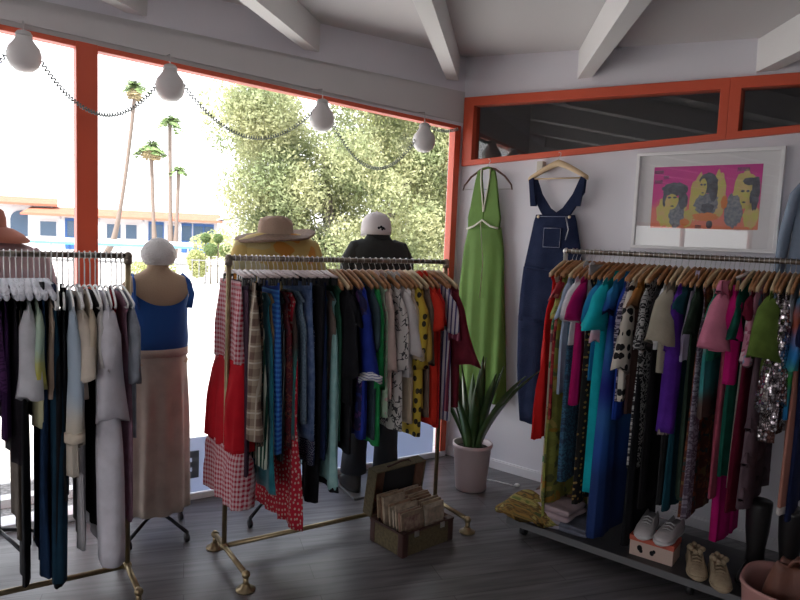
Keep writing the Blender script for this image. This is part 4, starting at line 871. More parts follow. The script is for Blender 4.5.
# d: mannequin at the far left, dusty pink blouse and rust hat
t=mannequin('mannequin in a dusty pink blouse at the left edge, behind the hanging clothes',(-1.93,3.12,0),AF+.1,.07)
m_pk=mat('dusty_pink_cloth',(.40,.27,.28),.9,mix=(.33,.22,.23),mscale=9,bump=.3,bscale=30)
rows=[(.80,.21,.14,0),(1.0,.205,.135,0),(1.15,.20,.13,0),(1.30,.20,.125,0),(1.40,.20,.11,0),(1.44,.19,.09,0),(1.465,.15,.075,0),(1.485,.09,.06,0)]
fitted('blouse',m_pk,rows,t,1.0,.07)
for sg in (-1,1):
    b=MB(); b.tube([(sg*.15,0,1.50),(sg*.195,0,1.455),(sg*.215,0,1.36),(sg*.225,0,1.22)],[.045,.055,.056,.05],14); b.build('sleeve',m_pk,t)
h=thing('felt_hat','rust-coloured felt hat with a drooping brim, at the left edge of the photo','hat',(-1.945,3.08,1.635),AF)
m_felt=mat('rust_felt',(.36,.12,.075),.9,bump=.1,bscale=90)
b=MB(); rs=[]
for r_,z_ in ((.085,-.02),(.12,-.03),(.16,-.052),(.185,-.075),(.187,-.070),(.16,-.044),(.12,-.02),(.09,-.01)): rs.append([(r_*math.cos(2*PI*i/40),r_*math.sin(2*PI*i/40),z_+.008*math.sin(4*PI*i/40)*(r_-.08)/.1) for i in range(40)])
b.rings(rs,False,False); b.build('brim',m_felt,h)
b=MB(); b.lathe([(.09,-.014),(.088,.03),(.078,.065),(.05,.085),(.015,.088)],(0,0,0),32,cap0=False); b.build('crown',m_felt,h)
# ------------------------------------------------------------------ lettering board on the window base, read from the street
tb=thing('window_sign','white strip along the foot of the big window with mirrored grey letters','sign',K+WD*-2.2-WN*.012,ang(WD))
b=MB(); b.box((.97,.0,.215),(2.16,.0015,.345)); m_vin=mat('white_vinyl',(.78,.82,.92),.6); n,l=nt(m_vin); tl=n.new('ShaderNodeBsdfTranslucent'); tl.inputs[0].default_value=(.62,.68,.82,1); mx=n.new('ShaderNodeMixShader'); mx.inputs[0].default_value=.45
l.new(n['Principled BSDF'].outputs[0],mx.inputs[1]); l.new(tl.outputs[0],mx.inputs[2]); l.new(mx.outputs[0],n['Material Output'].inputs[0])
b.build('panel',m_vin,tb,smooth=False)
m_let=mat('grey_letter_vinyl',(.22,.26,.33),.6)
def letters(x0,shape,w=.15,h=.17,z0=.135):
    b=MB(); q=.042
    R={'E':[(w-q/2,h/2,q,h),(w/2,h-q/2,w,q),(w/2,h/2,w,q*.8),(w/2,q/2,w,q)],'T':[(w/2,h/2,q,h),(w/2,h-q/2,w,q)],'L':[(w-q/2,h/2,q,h),(w/2,q/2,w,q)]}[shape]
    for x,z,a,c in R: b.box((x0+x,-.0045,z0+z),(a,.003,c))
    b.build('letter',m_let,tb,smooth=False)
letters(.135,'E')
# ------------------------------------------------------------------ string of globe lamps
m_globe=mat('frosted_globe',(.62,.60,.60),.45,spec=.4,bump=.1,bscale=60); m_cord=mat('grey_green_coiled_cord',(.16,.19,.18),.6)
GL=[(-3.62,2.50),(-2.829,2.474),(-2.124,2.431),(-1.193,2.377),(-.41,2.328)]
GP=[K+WD*s-WN*.10+Z3*z for s,z in GL]
GP=[K+(p-K)*1.0 for p in GP]
for i,(p,lb) in enumerate(zip(GP,('beyond the left edge of the photo','first from the left','second from the left, near the palms','third from the left, before the tree','last one, nearest the wall corner'))):
    t=thing('globe_lamp','white globe lamp on the string over the window, '+lb,'lamp',p,group='globe lamps over the window')
    b=MB(); b.lathe([(.012,-.078),(.04,-.072),(.064,-.05),(.077,-.02),(.079,.01),(.070,.04),(.052,.062),(.040,.080),(.036,.098)],(0,0,0),28); b.build('globe',m_globe,t)
    b=MB(); b.lathe([(.037,.094),(.039,.104),(.030,.118),(.014,.124)],(0,0,0),20); b.build('cap',mat('lamp_cap_white',(.5,.5,.5),.5),t)
    b=MB(); zt_=zw((p-K).dot(WD))+.03-p.z; b.tube([(0,0,.12),(0,0,zt_-.01),(WN.x*.075,WN.y*.075,zt_)],.0025,6); b.build('hook',m_hook,t)
def coil(pts,name,label,grp):
    b=MB(); L=sum((Vector(pts[i+1])-Vector(pts[i])).length for i in range(len(pts)-1)); out=[]
    turns=L/.019; n=int(turns*7)
    for k in range(n+1):
        v=k/n*(len(pts)-1); i=min(int(v),len(pts)-2); f=v-i; p=Vector(pts[i]).lerp(Vector(pts[i+1]),f); d=(Vector(pts[i+1])-Vector(pts[i])).normalized()
        u=d.cross(WN).normalized(); a=2*PI*turns*k/n; out.append(p+(u*math.cos(a)+WN*math.sin(a))*.0095)
    b.tube(out,.0034,5); return tag(b.build(name,m_cord),label,'cord',grp)
SAG=[(0,1,2.25,'hanging left of the first globe lamp'),(1,2,2.235,'between the first two globe lamps, crossing the red post'),(2,3,2.21,'between the second and third globe lamps'),(3,4,2.106,'between the third and the last globe lamp')]
for i,j,zs,lb in SAG:
    a=GP[i]+Z3*.115; c=GP[j]+Z3*.115; pts=[]
    for k in range(21):
        v=k/20; base=a.lerp(c,v); mid=(a.z+c.z)/2
        pts.append(base-Z3*((mid-zs)*4*v*(1-v)))
    coil(pts,'coiled_cord','coiled grey lamp cord '+lb,'coiled cords of the lamp string')
a=GP[4]+Z3*.115; e=K+WD*-.07-WN*.04+Z3*2.46
coil([a.lerp(e,v/8)-Z3*.03*4*(v/8)*(1-v/8) for v in range(9)],'coiled_cord','coiled grey lamp cord between the last globe lamp and the red jamb','coiled cords of the lamp string')
# ------------------------------------------------------------------ clothes hung on the right wall
def wallp(u,z,off): return K+RD*u-RN*off+Z3*z
rzw=ang(RD)
def lw(name,rows,m,t,N=48,folds=5,amp=.006,cap=True):
    """rows: (z, x left, x right, half thickness)"""
    b=MB(); rs=[]
    for j,(z,xa,xb,th) in enumerate(rows):
        cx=(xa+xb)/2; w=(xb-xa)/2; r=[]
        for i in range(N):
            a=2*PI*i/N; X=cx+w*sgnp(math.cos(a),.8); Y=th*sgnp(math.sin(a),.8)+amp*(j/len(rows))*math.sin(folds*(X*9)+1)*(1 if math.sin(a)<0 else .4)
            r.append((X,Y,z))
        rs.append(r)
    b.rings(rs,cap,cap); return b.build(name,m,t)
def dens(rows,n=5):
    o=[]
    for a,c in zip(rows,rows[1:]):
        for k in range(n): f=k/n; o.append(tuple(a[q]+(c[q]-a[q])*f for q in range(len(a))))
    o.append(rows[-1]); return o
m_grn=mat('leaf_green_jersey',(.105,.205,.035),.8,mix=(.085,.165,.026),mscale=5,bump=.15,bscale=40); m_trim=mat('white_piping',(.62,.60,.50),.7)
t=thing('halter_dress','long leaf-green halter dress with white piping, hanging on the wall beside the window','dress',wallp(.275,0,.062),rzw)
lw('skirt',dens([(1.752,-.135,.135,.03),(1.60,-.165,.165,.032),(1.30,-.19,.19,.036),(.95,-.20,.22,.038),(.65,-.19,.24,.040),(.50,-.18,.25,.042)]),m_grn,t,folds=6,amp=.018)
for sg in (-1,1):
    # each cup rises from the waist to the neck strap
    b=MB(); o_=[(0,1.745),(sg*.130,1.74),(sg*.135,1.82),(sg*.118,1.90),(sg*.102,2.0),(sg*.088,2.08),(sg*.070,2.15),(sg*.034,2.16),(sg*.034,2.10),(sg*.018,2.0),(sg*.008,1.93),(0,1.87)]
    b.prism([Vector((x,-.026,z)) for x,z in o_],Vector((0,.022,0))); b.build('bodice_half',m_grn,t,fixn=True,smooth=False,bevel=.006)
    b=MB(); b.tube([(sg*.002,-.03,1.86),(sg*.009,-.031,1.92),(sg*.022,-.031,2.0),(sg*.036,-.03,2.09),(sg*.036,-.028,2.16)],.005,6); b.build('piping',m_trim,t)
b=MB(); b.tube([(-.052,-.02,2.14),(-.035,-.012,2.165),(0,-.008,2.172),(.035,-.012,2.165),(.052,-.02,2.14)],.014,8,flat=.5); b.build('neck_strap',m_grn,t)
b=MB(); b.tube([(-.13,-.036,1.735),(-.07,-.04,1.755),(0,-.04,1.80),(.07,-.04,1.758),(.13,-.036,1.745)],.007,8); b.build('piping',m_trim,t)
b=MB(); b.tube([(-.012,-.045,1.79),(.03,-.05,1.5),(.02,-.05,1.25)],.005,6,flat=.4); b.build('tie',m_trim,t)
h=thing('wire_hanger','dark wooden hanger with a thin bar, holding the green halter dress','hanger',wallp(.275,2.215,.060),rzw)
b=MB(); b.tube([(-.005,0,.02),(.012,0,.016),(.016,0,0),(.006,0,-.014),(0,0,-.022),(0,0,-.045)],.002,6); b.build('hook',m_hook,h)
b=MB(); b.tube([(-.205,0,-.20),(-.195,0,-.165),(-.14,0,-.105),(-.06,0,-.055),(0,0,-.042),(.06,0,-.055),(.14,0,-.105),(.195,0,-.165),(.205,0,-.20)],[.006,.008,.010,.011,.012,.011,.010,.008,.006],8,flat=.7); b.build('shoulders',mat('dark_wood',(.09,.035,.022),.4),h)
b=MB(); b.tube([(-.203,0,-.195),(.203,0,-.195)],.0035,6); b.build('bar',m_hook,h)
# overalls
m_den=mat('dark_denim',(.012,.018,.05),.85,mix=(.018,.026,.062),mscale=12,bump=.5,bscale=120,spec=.1); m_sti=mat('pale_stitching',(.30,.33,.42),.8)
t=thing('denim_overalls','dark denim overalls hanging on the wall between the green dress and right rack','overalls',wallp(.82,0,.065),rzw)
lw('bib',dens([(1.845,-.140,.140,.016),(1.80,-.155,.155,.018),(1.60,-.190,.200,.022),(1.48,-.210,.225,.026)]),m_den,t,folds=4,amp=.006)
lw('seat_panel',dens([(1.49,-.212,.228,.028),(1.30,-.225,.245,.034),(1.12,-.23,.25,.036)]),m_den,t,folds=5,amp=.008)
lw('leg',dens([(1.15,-.231,.010,.034),(.8,-.215,-.0,.032),(.42,-.17,.03,.036)]),m_den,t,folds=5,amp=.010)
lw('leg',dens([(1.15,.005,.252,.034),(.8,.01,.225,.032),(.42,.03,.235,.036)]),m_den,t,folds=5,amp=.010)
for sg in (-1,1):
    b=MB(); o_=[(sg*.155,2.085),(sg*.195,2.07),(sg*.19,1.99),(sg*.105,1.85),(sg*.02,1.80),(sg*.0,1.80),(sg*.0,1.86),(sg*.045,1.89),(sg*.11,1.98)]
    b.prism([Vector((x,.006,z)) for x,z in o_],Vector((0,.014,0))); b.build('back_strap',m_den,t,smooth=False,fixn=True)
    b=MB(); b.prism([Vector((x,-.022,z)) for x,z in [(sg*.17,2.09),(sg*.20,2.075),(sg*.178,1.90),(sg*.135,1.90)]],Vector((0,.016,0))); b.build('front_strap',m_den,t,smooth=False,fixn=True)
    b=MB(); b.sphere((sg*.112,-.024,1.83),.011,12,8,(1,.4,1)); b.build('button',mat('brass_button',(.6,.5,.35),.3,.9),t)
b=MB(); b.box((0,-.027,1.69),(.12,.006,.13)); b.build('bib_pocket',m_den,t,smooth=False,bevel=.002)
b=MB()
for a,c in (((-.06,1.755),(.06,1.755)),((-.06,1.755),(-.06,1.63)),((.06,1.755),(.06,1.63)),((-.06,1.63),(.06,1.63)),((-.12,1.832),(.12,1.832))): b.tube([(a[0],-.0315 if abs(a[1]-1.832)>.01 else -.02,a[1]),(c[0],-.0315 if abs(c[1]-1.832)>.01 else -.02,c[1])],.0016,5)
b.build('stitching',m_sti,t)
b=MB(); b.tube([(.09,-.03,1.83),(.115,-.034,1.75),(.10,-.034,1.68)],.0035,6); b.build('buckle',m_hook,t)
b=MB(); b.tube([(-.19,-.032,1.485),(0,-.036,1.475),(.19,-.032,1.485)],.005,6); b.build('waist_seam',m_den,t)
h=thing('wooden_hanger','pale wooden hanger holding the dark denim overalls on the wall','hanger',wallp(.82,2.235,.065),rzw)
b=MB(); b.tube([(-.004,0,.018),(.012,0,.014),(.014,0,0),(.004,0,-.012),(0,0,-.02),(0,0,-.04)],.002,6); b.build('hook',m_hook,h)
b=MB(); rs=[]
for k in range(17):
    u=k/8-1; x=.21*u; z=-.052-.10*abs(u)**1.25; q=.022-.008*abs(u); rs.append([(x,-.012,z-q),(x,.012,z-q),(x,.014,z+q*.3),(x,.005,z+q),(x,-.005,z+q),(x,-.014,z+q*.3)])
b.rings(rs); b.build('shoulders',m_wood2,h)
b=MB(); b.tube([(-.19,0,-.152),(.19,0,-.152)],.005,8); b.build('bar',m_wood2,h)
# pale blue garment hanging at the right edge of the wall
t=thing('blue_garment','pale blue-grey shirt hanging on the wall at the right edge of the photo','shirt',wallp(2.40,0,.075),rzw)
lw('body',dens([(2.10,-.09,.09,.02),(2.06,-.15,.15,.03),(1.9,-.19,.19,.035),(1.5,-.22,.22,.04),(1.2,-.23,.23,.04)]),P((.26,.32,.42)),t,amp=.01)
for sg in (-1,1): b=MB(); b.tube([(sg*.14,0,2.06),(sg*.20,0,1.96),(sg*.235,0,1.75),(sg*.25,0,1.5)],[.03,.05,.05,.045],12,flat=.6); b.build('sleeve',P((.26,.32,.42)),t)
# small beige wall box under the transom
b=MB(); b.box((0,-.026,0),(.045,.05,.075)); o=tag(b.build('wall_sensor',mat('beige_plastic',(.55,.50,.42),.5),loc=wallp(.675,2.165,.0),rz=rzw,smooth=False,bevel=.004),'small beige plastic box on the wall between the two hanging outfits','sensor')
# ------------------------------------------------------------------ framed print
t=thing('framed_poster','white framed poster with a pink print of three long-haired figures, above the right rack','poster',wallp(1.325,0,.0),rzw)
PW,PZ0,PZ1=.80,1.648,2.226; m_wf=mat('white_picture_frame',(.82,.81,.82),.4)
b=MB(); f=.02
for c,d in (((PW/2,-.018,PZ1-f/2),(PW,.034,f)),((PW/2,-.018,PZ0+f/2),(PW,.034,f)),((f/2,-.018,(PZ0+PZ1)/2),(f,.034,PZ1-PZ0-2*f)),((PW-f/2,-.018,(PZ0+PZ1)/2),(f,.034,PZ1-PZ0-2*f))): b.box(c,d)
b.build('frame',m_wf,t,smooth=False,bevel=.002)
b=MB(); b.box((PW/2,-.009,(PZ0+PZ1)/2),(PW-2*f,.006,PZ1-PZ0-2*f)); b.build('mat_board',mat('mat_board_white',(.80,.79,.80),.8),t,smooth=False)
m_pr=bpy.data.materials.new('pink_orange_print'); m_pr.use_nodes=True; n,l=nt(m_pr); bb=n['Principled BSDF']; bb.inputs['Roughness'].default_value=.7
tcn=n.new('ShaderNodeTexCoord'); sx=n.new('ShaderNodeSeparateXYZ'); l.new(tcn.outputs['Object'],sx.inputs[0])
nz=n.new('ShaderNodeTexNoise'); nz.inputs['Scale'].default_value=9; l.new(tcn.outputs['Object'],nz.inputs['Vector'])
ma=n.new('ShaderNodeMapRange'); ma.inputs[1].default_value=1.78; ma.inputs[2].default_value=2.14; l.new(sx.outputs[2],ma.inputs[0])
md=n.new('ShaderNodeMath'); md.operation='MULTIPLY_ADD'; md.inputs[1].default_value=.55; l.new(nz.outputs[0],md.inputs[0]); 
m2_=n.new('ShaderNodeMath'); m2_.operation='SUBTRACT'; m2_.inputs[1].default_value=.28; l.new(ma.outputs[0],m2_.inputs[0]); l.new(m2_.outputs[0],md.inputs[2])
rpn=ramp(n,[(0,(.85,.28,.16)),(.3,(.82,.20,.20)),(.5,(.74,.06,.32)),(1,(.66,.03,.32))],'LINEAR'); l.new(md.outputs[0],rpn.inputs[0]); l.new(rpn.outputs[0],bb.inputs['Base Color'])
x0,x1,z0,z1=.105,.695,1.775,2.138
b=MB(); b.box(((x0+x1)/2,-.0125,(z0+z1)/2),(x1-x0,.001,z1-z0)); b.build('print',m_pr,t,smooth=False)
m_ylw=mat('poster_yellow_ink',(.62,.60,.14),.7,mix=(.70,.52,.22),mscale=25); m_ink=mat('poster_charcoal_ink',(.05,.055,.08),.7,mix=(.12,.14,.18),mscale=35); m_or=mat('poster_orange_ink',(.75,.24,.06),.7)
def flat(name,m,polys,y):
    b=MB()
    for pl in polys: b.prism([Vector((x0+x*(x1-x0),y,z0+z*(z1-z0))) for x,z in pl],Vector((0,.0004,0)))
    b.build(name,m,t,smooth=False,fixn=True)
def oval(cx,cz,rx,rz,n=22,wob=.0,ph=0): return [(cx+rx*math.cos(2*PI*k/n)*(1+wob*math.sin(3*2*PI*k/n+ph)),cz+rz*math.sin(2*PI*k/n)*(1+wob*math.sin(4*2*PI*k/n+ph))) for k in range(n)]
m_gry=mat('poster_slate_ink',(.14,.17,.22),.7,mix=(.30,.33,.36),mscale=60)
def jag(cx,cz,rx,rz,seed,n=30,w=.14):
    r_=random.Random(seed); return [(min(.998,max(.002,cx+rx*math.cos(2*PI*k/n)*(1+r_.uniform(-w,w)))),min(.998,max(.002,cz+rz*math.sin(2*PI*k/n)*(1+r_.uniform(-w,w))))) for k in range(n)]
flat('yellow_ink',m_ylw,[jag(.19,.28,.15,.26,1),jag(.45,.50,.085,.36,2),jag(.63,.55,.07,.36,3),jag(.87,.60,.105,.30,4),jag(.93,.22,.065,.21,5),jag(.36,.16,.05,.14,6)],-.0135)
flat('slate_body',m_gry,[jag(.25,.22,.075,.215,7),jag(.53,.40,.115,.17,8),jag(.775,.28,.085,.27,9)],-.0139)
flat('dark_hair',m_ink,[jag(.22,.63,.125,.115,10,26,.1),jag(.305,.45,.045,.14,11,20,.1),jag(.125,.47,.022,.12,12,16,.1),jag(.535,.73,.085,.16,13,26,.1),jag(.585,.60,.04,.17,14,20,.1),jag(.955,.56,.035,.26,15,24,.1),jag(.90,.74,.06,.06,16,18,.1),jag(.54,.33,.06,.08,17,18,.15),jag(.57,.07,.03,.065,18,16,.1)],-.0142)
flat('face',m_ylw,[jag(.195,.43,.062,.13,19,26,.04),jag(.485,.66,.036,.14,20,26,.04),jag(.87,.52,.05,.17,21,26,.04)],-.0147)
flat('orange_ink',m_or,[jag(.53,.19,.12,.065,22),jag(.335,.10,.045,.06,23),jag(.69,.42,.03,.1,24)],-.0150)
flat('facial_shadow',m_ink,[oval(.172,.50,.018,.016),oval(.225,.50,.018,.016),oval(.205,.36,.018,.012),oval(.47,.70,.012,.016),oval(.50,.70,.012,.016),oval(.487,.57,.013,.01),oval(.845,.59,.018,.018),oval(.89,.59,.014,.018),oval(.862,.42,.016,.014),jag(.92,.50,.012,.10,25)],-.0152)
# blurred dark captions of the print, kept as the illegible strokes seen in the photo
cap=[]
rnd=random.Random(3)
for cx,cz,nn,ww in ((.055,.915,4,.022),(.13,.83,3,.018),(.055,.755,4,.020),(.84,.925,5,.022),(.47,.03,4,.014)):
    for q in range(nn):
        a=cx-nn*ww/2+q*ww; hgt=.03*rnd.uniform(.8,1.1); cap+=[[(a,cz-hgt),(a+ww*.25,cz-hgt),(a+ww*.25,cz+hgt),(a,cz+hgt)],[(a+ww*.25,cz+hgt*.9),(a+ww*.75,cz+hgt*.9),(a+ww*.75,cz+hgt*.5),(a+ww*.25,cz+hgt*.5)],[(a+ww*.5,cz-hgt),(a+ww*.75,cz-hgt),(a+ww*.75,cz+hgt*.5),(a+ww*.5,cz+hgt*.5)]]
flat('caption',m_ink,cap,-.0150)
b=MB(); b.add([(f-.002,-.024,PZ0+f-.002),(PW-f+.002,-.024,PZ0+f-.002),(PW-f+.002,-.024,PZ1-f+.002),(f-.002,-.024,PZ1-f+.002)],[(0,1,2,3)]); b.build('glazing',glass('picture_glass',(1,1,1),2.2),t,smooth=False)
# ------------------------------------------------------------------ suitcase full of booklets
e1=Vector((.27,.24,0)).normalized(); SO=Vector((-.11,3.47,0)); ASU=ang(e1)
t=thing('open_suitcase','open vintage tweed suitcase with leather corners, on the floor under the middle rack','suitcase',SO,ASU)
m_tw=mat('olive_tweed',(.14,.11,.055),.85,mix=(.09,.07,.035),mscale=60,bump=.5,bscale=150); m_lea=mat('maroon_brown_leather',(.055,.022,.018),.5,bump=.2,bscale=50); m_lin=mat('brown_case_lining',(.15,.07,.045),.9,mix=(.11,.05,.03),mscale=20)
LX,LY,HH=.37,.265,.125; w=.007
def tray(M,name,ma,lx,ly,h,z0=0.0):
    b=MB()
    for c,d in (((lx/2,ly/2,w/2),(lx,ly,w)),((lx/2,w/2,h/2),(lx,w,h)),((lx/2,ly-w/2,h/2),(lx,w,h)),((w/2,ly/2,h/2),(w,ly-2*w,h)),((lx-w/2,ly/2,h/2),(w,ly-2*w,h))): b.box(c,d)
    b.v=[tuple(M@Vector(q)) for q in b.v]; return b.build(name,ma,t,smooth=False,bevel=.003)
I4=Matrix.Translation((0,-LY,.002))
tray(I4,'lower_shell',m_tw,LX,LY,HH)
ML=Matrix.Translation((0,.004,HH+.004))@Matrix.Rotation(math.radians(97),4,'X')@Matrix.Translation((0,0,-.0))
ML=Matrix.Translation((0,.075,HH+.01))@Matrix.Rotation(math.radians(98),4,'X')
tray(ML,'lid',m_tw,LX,LY,.075)
b=MB(); b.box((LX/2,LY/2,.010),(LX-.02,LY-.02,.004)); b.box((LX/2,.011,.04),(LX-.02,.004,.06)); b.box((.0105,LY/2,.04),(.004,LY-.02,.06)); b.box((LX-.0105,LY/2,.04),(.004,LY-.02,.06)); b.v=[tuple(ML@Vector(q)) for q in b.v]; b.build('lid_lining',m_lin,t,smooth=False)
b=MB(); b.box((LX*.62,LY/2,.016),(LX*.6,LY*.8,.006)); b.v=[tuple(ML@Vector(q)) for q in b.v]; b.build('lid_pocket',mat('dark_pocket_cloth',(.02,.02,.022),.8),t,smooth=False)
for sx_ in (0,1):
    for sy_ in (0,1):
        b=MB(); b.box((sx_*LX+(.018 if not sx_ else -.018),-LY*sy_+(-.018 if not sy_ else .018),HH/2+.002),(.042,.042,HH+.006)); b.build('corner_guard',m_lea,t,smooth=False,bevel=.006)
b=MB(); 
for c,d in (((LX/2,.001,HH),(LX+.006,.010,.012)),((LX/2,-LY-.001,HH),(LX+.006,.010,.012)),((-.001,-LY/2,HH),(.010,LY,.012)),((LX+.001,-LY/2,HH),(.010,LY,.012))): b.box(c,d)
b.build('rim',m_lea,t,smooth=False,bevel=.002)
b=MB(); b.tube([ML@Vector((x,LY+.004,z)) for x,z in ((.10,.045),(.12,.045),(.19,.045),(.25,.045),(.27,.045))],.006,8); b.v=[(x,y,z+(.012 if .12<x<.26 else 0)) for x,y,z in b.v]; b.build('handle',m_lea,t)
for x in (.09,.28): b=MB(); b.box((x,-LY-.008,HH-.012),(.03,.006,.03)); b.build('latch',m_chrome,t,smooth=False,bevel=.001)
bk=[]
cols=[(.30,.19,.12),(.40,.29,.19),(.24,.13,.08),(.44,.35,.26),(.34,.20,.15),(.28,.20,.14),(.38,.24,.16),(.46,.38,.30)]
rnd=random.Random(12); num=0
nth=['front-most','second','third','fourth','fifth','sixth','seventh','eighth','ninth','rear-most']
clr=['brown','tan','dark brown','cream','reddish brown','grey-brown','russet','pale cream']
for row,(xc,wd2) in enumerate(((.105,.155),(.265,.145))):
    for k in range(10):
        hgt=.205+rnd.uniform(-.02,.02)+.004*k; y=-LY+.028+k*.0215; ci=rnd.randrange(8)
        ox=rnd.uniform(-.008,.008)
        p=SO+Matrix.Rotation(ASU,3,'Z')@Vector((xc+ox,y,.0115))
        tt=thing('paper_booklet','%s paper booklet standing in the suitcase, %s in its %s row'%(clr[ci],nth[k],('left','right')[row]),'booklet',p,ASU,'paper booklets filed in the suitcase')
        tt.rotation_euler=(math.radians(-6-rnd.uniform(0,3)),0,ASU)
        m_=mat('booklet_paper_%d'%ci,cols[ci],.85,mix=tuple(v*.6 for v in cols[ci]),mscale=35)
        b=MB(); b.box((0,0,hgt/2),(wd2,.010,hgt)); b.build('cover',m_,tt,smooth=False,bevel=.001)
        b=MB(); b.box((0,0,hgt/2+.0015),(wd2-.006,.0065,hgt-.001)); b.build('pages',mat('old_paper_edge',(.50,.42,.31),.9),tt,smooth=False)
        if k<3: b=MB(); b.box((0,-.0053,hgt*.72),(wd2*.72,.0008,hgt*.34)); b.build('picture_panel',mat('booklet_picture_%d'%(num%3),[(.14,.06,.05),(.20,.17,.13),(.10,.10,.10)][num%3],.8,mix=(.35,.26,.2),mscale=40),tt,smooth=False)
        num+=1
# ------------------------------------------------------------------ potted plant
t=thing('potted_plant','broad-leaved snake plant in a pale pink pot, in the corner by the window','plant',(.524,4.30,0))
b=MB(); b.lathe([(.098,0),(.102,.006),(.126,.285),(.133,.288),(.134,.312),(.122,.312),(.117,.28),(.11,.26)],(0,0,0),40); b.build('pot',mat('pale_pink_pot',(.58,.46,.47),.5),t)
b=MB(); b.lathe([(.116,.275),(.06,.283),(.01,.285)],(0,0,0),24); b.build('soil',mat('potting_soil',(.03,.022,.018),.95,bump=1,bscale=80),t)
m_pl=mat('snake_plant_leaf',(.030,.075,.022),.4,mix=(.055,.11,.035),mscale=10)
rnd=random.Random(4)
LV=[(-.35,.10,.55,.0),(.2,.14,.60,.0),(.9,.06,.62,.0),(1.6,.10,.5,0),(2.4,.12,.56,0),(3.2,.16,.55,0),(3.9,.10,.62,0),(4.6,.12,.5,0),(5.3,.14,.58,0),(-.8,.34,.74,.04),(-.6,.42,.86,.05),(-.95,.24,.52,.05),(2.9,.22,.5,.03),(4.1,.2,.46,.0),(5.0,.05,.66,0),(1.2,.05,.55,0)]
for a,lean,Ln,droop in LV:
    d=Vector((math.cos(a),math.sin(a),0)); sd_=Vector((-d.y,d.x,0)); base=d*.05+Z3*.27; rs=[]
    for k in range(13):
        v=k/12; c=base+d*(lean*v**1.4)+Z3*(Ln*v*(1-lean*.45)-droop*v**3*1.6); wv=.036*math.sin(PI*min(1,.12+v*.9))**.7*(1 if v<1 else .05); tw=.5*v+a
        s2=(sd_*math.cos(.4*v)+d*math.sin(.4*v))
        nn=Vector((0,0,1)).cross(s2).normalized()*.3
        up_=d*.5*(1-lean)
        rs.append([c+s2*wv, c+d*.004-Z3*.0+up_*.012, c-s2*wv, c-d*.004+up_*.002])
    b=MB(); b.rings(rs); b.build('leaf',m_pl,t)
# white cable with plug on the floor by the baseboard
b=MB(); b.tube([(.60,4.50,.004),(.66,4.455,.004),(.72,4.43,.004),(.78,4.39,.004),(.83,4.355,.004)],.0035,6); o=tag(b.build('power_cable',m_whitep),'thin white power cable lying on the floor beside the pink pot','cable')
b=MB(); b.sphere((.845,4.345,.014),.016,10,6,(1.2,1,.8)); b.build('plug',m_whitep,o)
# ------------------------------------------------------------------ things on the platform of the right rack
PZ=.1012
def onp(s,w_,z=PZ): p=RA+RDn*s+RNn*w_; return Vector((p.x,p.y,z))
def folded(label,s,w_,z,lx,ly,h,col,n=3,rz=0,wav=.006):
    t=thing('folded_blanket',label,'folded cloth',onp(s,w_,z),ang(RDn)+rz)
    mm=P(col)
    for k in range(n):
        b=MB(); hh_=h/n; rs=[]
        for j in range(13):
            y=-ly/2+ly*j/12; r=[]
            for i in range(24):
                a=2*PI*i/24; q=1+.03*math.sin(k*2+j*.7)
                r.append((lx/2*q*sgnp(math.cos(a),.35),y*(1-.03*k)+.004*math.sin(i),hh_*(k+.5)+hh_*.47*sgnp(math.sin(a),.6)+wav*math.sin(j*.8+k)*.3*(1 if k==n-1 else 0)))
            rs.append(r)
        b.rings(rs); b.build('fold',mm,t)
    return t
folded('blue-grey folded cloth lying at the platform edge',.20,.13,PZ,.26,.20,.04,(.20,.21,.27),2)
folded('grey-lilac folded cloth beneath the pale pink blanket',.04,.14,PZ,.25,.22,.05,(.40,.36,.42),2,.08)
folded('pale pink quilted blanket, topmost of the folded stack on the platform',.08,.13,PZ+.052,.30,.22,.065,(.52,.40,.43),2,-.05)
folded('brown towel folded behind the pink blanket',.02,-.09,PZ,.24,.18,.11,(.26,.16,.13),3,.1)
# the pooled floral hem
b=MB(); rs=[]
for j in range(15):
    v=j/14; r_=.02+.16*v; rs.append([onp(-.03+r_*1.05*math.cos(2*PI*i/48)*(1+.12*math.sin(5*2*PI*i/48+v)),.20+r_*.62*math.sin(2*PI*i/48)*(1+.1*math.sin(3*2*PI*i/48)),PZ+.15-.143*v**1.3+.012*math.sin(7*2*PI*i/48+v*6)*v+.008) for i in range(48)])
b.rings(rs); tag(b.build('scarf',fabric('gold_olive_floral','melange',[(.07,.08,.03),(.30,.17,.04),(.08,.05,.02),(.36,.29,.09),(.12,.15,.04)],26)),'olive and gold floral scarf heaped on the platform corner under the red dress','scarf')
